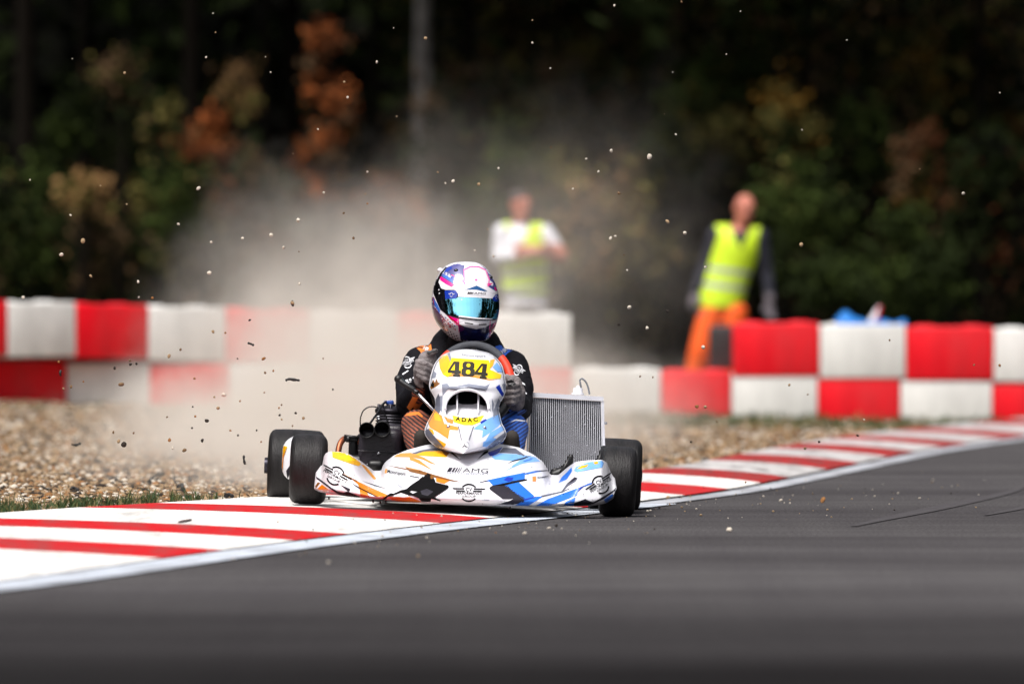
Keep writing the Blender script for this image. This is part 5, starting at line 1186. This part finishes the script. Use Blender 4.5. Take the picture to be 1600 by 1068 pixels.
def tree(px, Y, rad_, h, bark, label, n=2600, lean=0, reach=0):
    x = (px - 800) / FPX * Y; root = Vector((x, Y, GB)); t = empty('forest_tree', root, label, 'tree', 'tall trees of the wood')
    b = MB(); pts = [Vector((lean * (i / 9) ** 1.3 + .04 * mnoise.noise(Vector((i, px, 0))), 0, h * i / 9)) for i in range(10)]; b.tube(pts, [rad_ * (1.15 if i == 0 else 1) * (1 - .075 * i) for i in range(10)], 12)
    cl = []
    for i in range(13):
        a = random.uniform(0, 6.28); z0 = h * random.uniform(.42, .95); L = random.uniform(1.0, 2.6); p0 = Vector((lean * (z0 / h) ** 1.3, 0, z0)); e = p0 + Vector((math.cos(a) * L, math.sin(a) * L - reach * random.uniform(.4, 1), random.uniform(.1, 1.0))); b.tube([p0, p0.lerp(e, .5) + Vector((0, 0, .12)), e], [.05, .03, .012], 6)
        cl += [tuple(p0.lerp(e, q) + Vector((random.gauss(0, .3), random.gauss(0, .3), random.gauss(0, .3)))) for q in (.4, .7, .95)]
    b.build('trunk', bark, t); me = leaf_mesh('crown', cl, .42, n, .26, [('dark', 6), ('black', 4), ('green', 1), ('rust', 1)]); f = bpy.data.objects.new('crown', me); col.objects.link(f); f.parent = t
random.seed(21)
tree(657, 84, .105, 11, m_birch, 'tree with a pale grey trunk, the only bright trunk in the wood', lean=.1)
for px, Y, r_, lb in ((40, 86, .13, 'dark trunked tree behind the broad dark bush at the edge'), (300, 90, .12, 'dark trunked tree behind the rust-brown shrub'), (455, 92, .12, 'dark trunked tree just behind the tall orange young tree'),
                      (800, 88, .13, 'dark trunked tree rising behind the crossed-arms marshal'), (985, 91, .11, 'dark trunked tree between the two marshals, deep in the wood'), (1180, 88, .12, 'dark trunked tree directly behind the bald marshal'), (1360, 92, .13, 'dark trunked tree above the blue sheet'), (1560, 87, .13, 'dark trunked tree at the far end of the barrier')): tree(px, Y, r_, random.uniform(10.5, 13), m_bark, lb)
for px, lb in ((130, 'added shade tree with a slender trunk holding the canopy over the thin olive-brown tree'), (415, 'added shade tree with a slender trunk hidden behind the brown dusty bush'), (585, 'added shade tree with a slender dark trunk beside the tall orange young tree'), (735, 'added shade tree with a slender dark trunk next to the pale grey one'), (880, 'added shade tree with a slender dark trunk in the brown bush between the marshals'), (1075, 'added shade tree with a slender dark trunk behind the yellow-tipped bush'), (1260, 'added shade tree with a slender dark trunk in the large green bush'), (1405, 'added shade tree with a slender dark trunk behind the low spreading bush'), (1530, 'added shade tree with a slender dark trunk inside the nearly black bush')):
    tree(px, 84.5 + random.uniform(-.5, 1), .06, random.uniform(10, 12), m_bark, lb, 3400, 0, 5.5)  # added trees: unseen crowns reach forward above the frame to shade the bushes
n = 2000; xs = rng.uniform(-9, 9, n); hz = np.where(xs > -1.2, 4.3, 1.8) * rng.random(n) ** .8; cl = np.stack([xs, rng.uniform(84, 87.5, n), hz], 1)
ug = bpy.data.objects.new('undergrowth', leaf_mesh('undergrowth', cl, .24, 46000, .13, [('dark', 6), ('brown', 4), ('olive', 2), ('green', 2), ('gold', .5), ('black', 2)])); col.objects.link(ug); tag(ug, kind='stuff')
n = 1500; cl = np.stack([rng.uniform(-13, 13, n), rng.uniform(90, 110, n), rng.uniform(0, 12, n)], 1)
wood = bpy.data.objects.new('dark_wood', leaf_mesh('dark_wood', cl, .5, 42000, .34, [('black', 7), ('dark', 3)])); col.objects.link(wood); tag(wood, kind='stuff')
for sgn in (-1, 1):                             # the track lies in a clearing: woods along both of its sides, which the visor mirrors
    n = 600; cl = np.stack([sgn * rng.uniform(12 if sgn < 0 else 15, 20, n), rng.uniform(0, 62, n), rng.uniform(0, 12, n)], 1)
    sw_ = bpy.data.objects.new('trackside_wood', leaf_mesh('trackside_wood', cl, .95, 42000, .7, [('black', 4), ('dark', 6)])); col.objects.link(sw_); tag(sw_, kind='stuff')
g = MB(); g.grid([[Vector((x, y, -.1 + max(0, y - 94) * .62 + 1.2 * mnoise.noise(Vector((x * .08, y * .08, 1))) * sstep(94, 100, y))) for x in np.linspace(-90, 90, 50)] for y in np.linspace(90, 150, 26)], flip=True); tag(g.build('wooded_hill', mat('hill_soil', (14, 14, 10), .95, spec=.03, var=.4, scale=.8)), kind='structure')

# ------------------------------------------------------------------ dust cloud thrown up by the kart
DO = Vector((-.2, 41, 0)); LOBES = [  # centre, radii, density
 (P(560, 640, 40), (1.1, 7.5, .6), 1.0), (P(540, 480, 43), (1.05, 6.5, .76), .45), (P(670, 570, 44), (.9, 6, .55), .30), (P(900, 630, 44), (.8, 7, .42), .28), (P(370, 670, 40), (1.0, 7, .36), .5), (P(500, 735, 35), (.85, 3.4, .30), 1.0), (P(820, 400, 46), (1.3, 6, 1.0), .085)]
def dust_material():
    m = bpy.data.materials.new('dust'); m.use_nodes = True; n = m.node_tree.nodes; l = m.node_tree.links; n.clear()
    out = n.new('ShaderNodeOutputMaterial'); pv = n.new('ShaderNodeVolumePrincipled'); l.new(pv.outputs[0], out.inputs['Volume'])
    pv.inputs['Color'].default_value = (.962, .91, .845, 1); pv.inputs['Anisotropy'].default_value = 0.1
    tc = n.new('ShaderNodeTexCoord'); tot = None
    def math_(op, a, b_=None, clamp=False):
        x = n.new('ShaderNodeMath'); x.operation = op; x.use_clamp = clamp
        for i, q in enumerate((a, b_)):
            if q is None: continue
            if isinstance(q, (int, float)): x.inputs[i].default_value = q
            else: l.new(q, x.inputs[i])
        return x.outputs[0]
    def noise(sc, scale, det):
        mp = n.new('ShaderNodeMapping'); mp.inputs['Scale'].default_value = sc; l.new(tc.outputs['Object'], mp.inputs[0])
        t = n.new('ShaderNodeTexNoise'); t.inputs['Scale'].default_value = scale; t.inputs['Detail'].default_value = det; t.inputs['Roughness'].default_value = .6; l.new(mp.outputs[0], t.inputs['Vector']); return t.outputs['Fac']
    n1 = noise((1, .3, 1), 1.7, 4); n2 = noise((1, .4, 1), 5.5, 3)
    for c, r, dn in LOBES:
        c = c - DO
        mp = n.new('ShaderNodeMapping'); mp.vector_type = 'POINT'; mp.inputs['Scale'].default_value = (1 / r[0], 1 / r[1], 1 / r[2]); mp.inputs['Location'].default_value = (-c.x / r[0], -c.y / r[1], -c.z / r[2]); l.new(tc.outputs['Object'], mp.inputs[0])
        ln = n.new('ShaderNodeVectorMath'); ln.operation = 'LENGTH'; l.new(mp.outputs[0], ln.inputs[0])
        f = math_('SUBTRACT', 1.0, ln.outputs['Value']); f = math_('ADD', f, math_('MULTIPLY', math_('SUBTRACT', n1, .5), 1.6)); f = math_('ADD', f, math_('MULTIPLY', math_('SUBTRACT', n2, .5), .8)); f = math_('MAXIMUM', f, 0.0); f = math_('POWER', f, 1.7); f = math_('MULTIPLY', f, dn)
        tot = f if tot is None else math_('ADD', tot, f)
    l.new(math_('MULTIPLY', tot, DUST), pv.inputs['Density']); return m
DUST = 0.72
g = MB(); v = [Vector((x, y, z)) for z in (-.02, 2.3) for x, y in ((-3.2, 32.9), (1.9, 32.9), (1.9, 56), (-3.2, 56))]; g.add(v, [[3, 2, 1, 0], [4, 5, 6, 7], [0, 1, 5, 4], [1, 2, 6, 5], [2, 3, 7, 6], [3, 0, 4, 7]], 0, False)
dc = g.build('dust_cloud', dust_material(), None, DO); tag(dc, 'pale dust cloud billowing up behind the kart', 'dust', kind='stuff')

# ------------------------------------------------------------------ stones in the air, scraps on the gravel
random.seed(31)
def rock(name, c, d, mi, label, group, el=1.0, rot=None):
    V = [Vector(v) * random.uniform(.75, 1.2) for v in ICO]; q = Matrix.Rotation(random.uniform(0, 6.28) if rot is None else rot, 3, 'Y') @ Matrix.Rotation(random.uniform(0, 3) if rot is None else 0, 3, 'X')
    s = Vector((el, random.uniform(.6, 1), random.uniform(.6, .95) if el == 1 else 1 / el * .55)); mb = MB(); mb.add([Vector(c) + q @ Vector((v.x * s.x, v.y * s.y, v.z * s.z)) * d / 2 for v in V], [list(f) for f in ICF], 0, False)
    bm = bmesh.new(); me = mb.mesh(name, [STONE[mi]], c); bm.from_mesh(me); bmesh.ops.subdivide_edges(bm, edges=bm.edges[:], cuts=1, use_grid_fill=True, smooth=.5); bm.to_mesh(me); bm.free()
    o = bpy.data.objects.new(name, me); col.objects.link(o); o.location = c; return tag(o, label, 'stone', group)
FS = [(310,294,9),(322,90,4),(333,21,3),(337,51,3),(415,89,2.5),(195,114,5.5),(113,92,2.5),(423,113,3.5),(589,97,5.5),(538,128,5),(543,152,4.5),(497,202,3.5),(620,182,3.5),(665,60,6),(615,44,2.5),(574,268,4),(47,281,3.5),(157,290,3.5),(198,319,3.5),(110,336,4.5),(129,376,8.5),(96,398,8),(279,350,5.5),(379,372,5.5),(142,431,6),(216,440,6),(327,426,8.5),(330,378,5),(466,344,8.5),(424,367,7.5),(443,387,6.5),(458,240,3.5),(506,301,4.5),(684,269,4),(696,286,4),(708,283,6.5),(748,288,6.5),(779,263,4.5),(552,372,5.5),(571,303,3.5),(574,318,3.5),(537,333,4.5),(468,443,6),(457,473,7),(467,393,3),(36,464,6),(238,465,4.5),(217,464,3.5),(762,358,3.5),(771,400,4.5),(742,391,3.5),
 (1015,245,9.5),(955,235,6.5),(935,268,5),(967,302,6.5),(916,248,4),(895,295,4),(1043,346,7.5),(1070,364,7),(954,372,7),(961,369,5),(1056,210,4),(1252,382,8),(1253,203,3.5),(1505,302,6.5),(1437,264,4),(1102,417,5),(1038,178,2.5),(1065,3,4.5),(832,67,4),(832,32,3),(860,107,3.5),(960,9,4.5),(1051,113,2.5),(1157,18,2.5),(861,230,3),(975,398,3.5),(980,422,3.5),(1323,63,3),(1135,85,3),(1562,145,3),
 (983,480,8),(1099,542,7.5),(1011,512,6.5),(967,507,5),(1043,486,7),(1089,635,7),(1102,635,6),(1120,658,4),(1233,601,5),(1262,616,3.5),(1340,680,5),(1165,753,4),(1080,690,4),(1390,531,4),(1562,571,5.5),(1522,570,4),(1000,588,4),(1020,589,4),(1280,690,4.5),(1350,655,4),
 (264,556,8),(282,546,5),(92,565,5),(203,563,4.5),(213,568,4.5),(189,600,10),(111,604,6.5),(99,607,4.5),(130,596,3.5),(179,575,6.5),(204,569,5.5),(304,591,4.5),(350,617,8),(341,637,6.5),(301,635,3.5),(261,651,4),(323,657,8.5),(316,688,6.5),(265,687,6.5),(185,689,8),(193,694,11),(177,675,5.5),(288,703,9),(270,700,5),(209,676,4),(412,560,8.5),(427,579,4.5),(413,613,3.5),(414,582,4.5),(474,653,5.5),(440,655,4),(462,645,4.5),(457,665,4),(375,626,4.5),(335,620,4),(305,650,4),(390,500,5),(333,518,6.5),(352,520,4),(371,560,3.5),(436,637,4.5),(437,648,5),(440,632,3.5),(520,608,4),(505,560,3.5),(360,672,4.5),(372,680,4.5),(300,668,4),(401,672,3.5),(408,690,3.5),(1258,700,5)]
NAMED = {(310,294): 'round pale stone hanging in the air above the start of the dust cloud', (129,376): 'tan stone in mid-air above the first white upper block', (96,398): 'pale angular stone in mid-air, lowest of the pair before the dark bush', (327,426): 'pale stone flying just above the brown dusty bush', (466,344): 'large pale stone flying high in the thin upper dust', (1015,245): 'largest white stone flying above the gap between the marshals',
 (1252,382): 'tan stone in mid-air before the green bush by the bald marshal', (1505,302): 'white stone in mid-air before the nearly black bush', (189,600): 'brown stone flying before the white lower block', (193,694): 'dark grey stone flying low over the gravel', (288,703): 'round brown stone flying just over the gravel bed', (412,560): 'dark red stone in mid-air before the faint pink block', (983,480): 'oval pale stone in mid-air over the barrier gap', (1099,542): 'white stone in front of the orange trousers', (1089,635): 'dark stone in mid-air in front of the red block near the radiator'}
for x, y, d in FS:
    Y = random.uniform(30.6, 32.2); c = P(x, y, Y); sz = d / FPX * Y * .92
    light = y < 470; mi = random.choices([0, 1, 2, 3, 4], [4, 6, 1, 0, 1] if light else [3, 1, 4, 4, 3])[0]
    if light: gp, lb = 'stones flying before the dark wood', 'small pale or tan gravel stone flying in front of the dark wood'
    elif x < 700: gp, lb = 'stones flying before the dust and barrier', 'small gravel stone flying low between the dust cloud and the wall'
    else: gp, lb = 'stones flying beyond the radiator', 'small gravel stone flying low beyond the radiator side of the kart'
    lab = NAMED.get((x, y))
    if lab: mi = 3 if 'dark' in lab and 'before' not in lab.split('dark')[0] and 'grey' in lab else (1 if 'pale' in lab or 'white stone' in lab else 0 if 'tan' in lab else 2 if 'brown' in lab else 4 if 'red' in lab else 3)
    rock('flying_stone', c, sz, mi, lab or lb, gp)
for x, y, d, mi, lb in ((1286, 781, 10, 4, 'round brown stone lying alone on the grey asphalt'), (1140, 827, 10, 1, 'white stone lying on the asphalt closest to the camera'), (1220, 781, 6, 1, 'small white chip on the asphalt near the brown stone'), (1170, 735, 6, 1, 'pale stone on the far kerb stripes')):
    Y = HC * FPX / (y + d * .4 - YH); rock('loose_stone', P(x, y, Y), d / FPX * Y, mi, lb, 'single stones on the track')
m_scrap = mat('rubber_scrap', (26, 24, 24), .7, var=.3, scale=40)
def scrap(pts, r, label, grp='dark rubber scraps in the gravel', Y=None):
    w3 = []
    for x, y in pts:
        if Y is None:
            yy = 33.0
            for _ in range(12):
                q = P(x, y, yy); zt = .055
                yy = min(44, max(29.5, (HC - zt) * FPX / (y - YH)))
            w3.append(P(x, y, yy))
        else: w3.append(P(x, y, Y + random.uniform(-.01, .01)))
    mb = MB(); mb.tube(sm([tuple(p) for p in w3], 4), [r * random.uniform(.6, 1.25) for _ in range((len(w3) - 1) * 4 + 1)], 7); c = sum(w3, Vector()) / len(w3)
    tag(mb.build('rubber_scrap', m_scrap, None, c), label, 'debris', grp)
scrap([(233, 752), (240, 744), (247, 742), (254, 739)], .007, 'knobbly black scrap standing up out of the gravel near the grass')
scrap([(112, 694), (119, 695), (126, 692)], .005, 'thin curved black scrap far back on the gravel', Y=34)
scrap([(82, 741), (95, 740), (108, 738)], .004, 'long thin grey scrap lying beside the grass tuft')
scrap([(63, 758), (70, 762), (80, 765)], .004, 'short black scrap right behind the long grass tuft')
scrap([(130, 751), (150, 752), (168, 749), (182, 747)], .008, 'long black scrap lying flat in the middle of the gravel')
scrap([(272, 742), (272, 750), (276, 755)], .004, 'bent upright scrap beside the knobbly one'); scrap([(295, 746), (310, 745)], .004, 'straight thin scrap closest to the rear wheel')
scrap([(278, 760), (284, 756), (286, 764)], .008, 'dark lump of rubber near the small grass tuft'); scrap([(110, 764), (116, 761), (122, 766)], .006, 'dark lump of rubber inside the grass edge')
scrap([(353, 774), (359, 772), (363, 775)], .008, 'grey lump of rubber at the kerb edge beside the wheel')
scrap([(446, 594), (452, 592), (459, 593), (468, 594)], .005, 'flat black flake flying level with the shoulder', 'flakes of rubber in the air', 31.4)
scrap([(381, 711), (381, 718), (383, 725)], .005, 'dark twig flying upright beside the rear wheel', 'flakes of rubber in the air', 31.5); scrap([(388, 536), (392, 537), (396, 539)], .004, 'small dark flake in the dust above the barrier seam', 'flakes of rubber in the air', 31.5)
scrap([(457, 470), (456, 474), (458, 477)], .005, 'black chip flying at helmet height in the dust', 'flakes of rubber in the air', 31.4); scrap([(95, 578), (94, 583), (95, 587)], .004, 'black splinter flying before the lower red block', 'flakes of rubber in the air', 31.4)
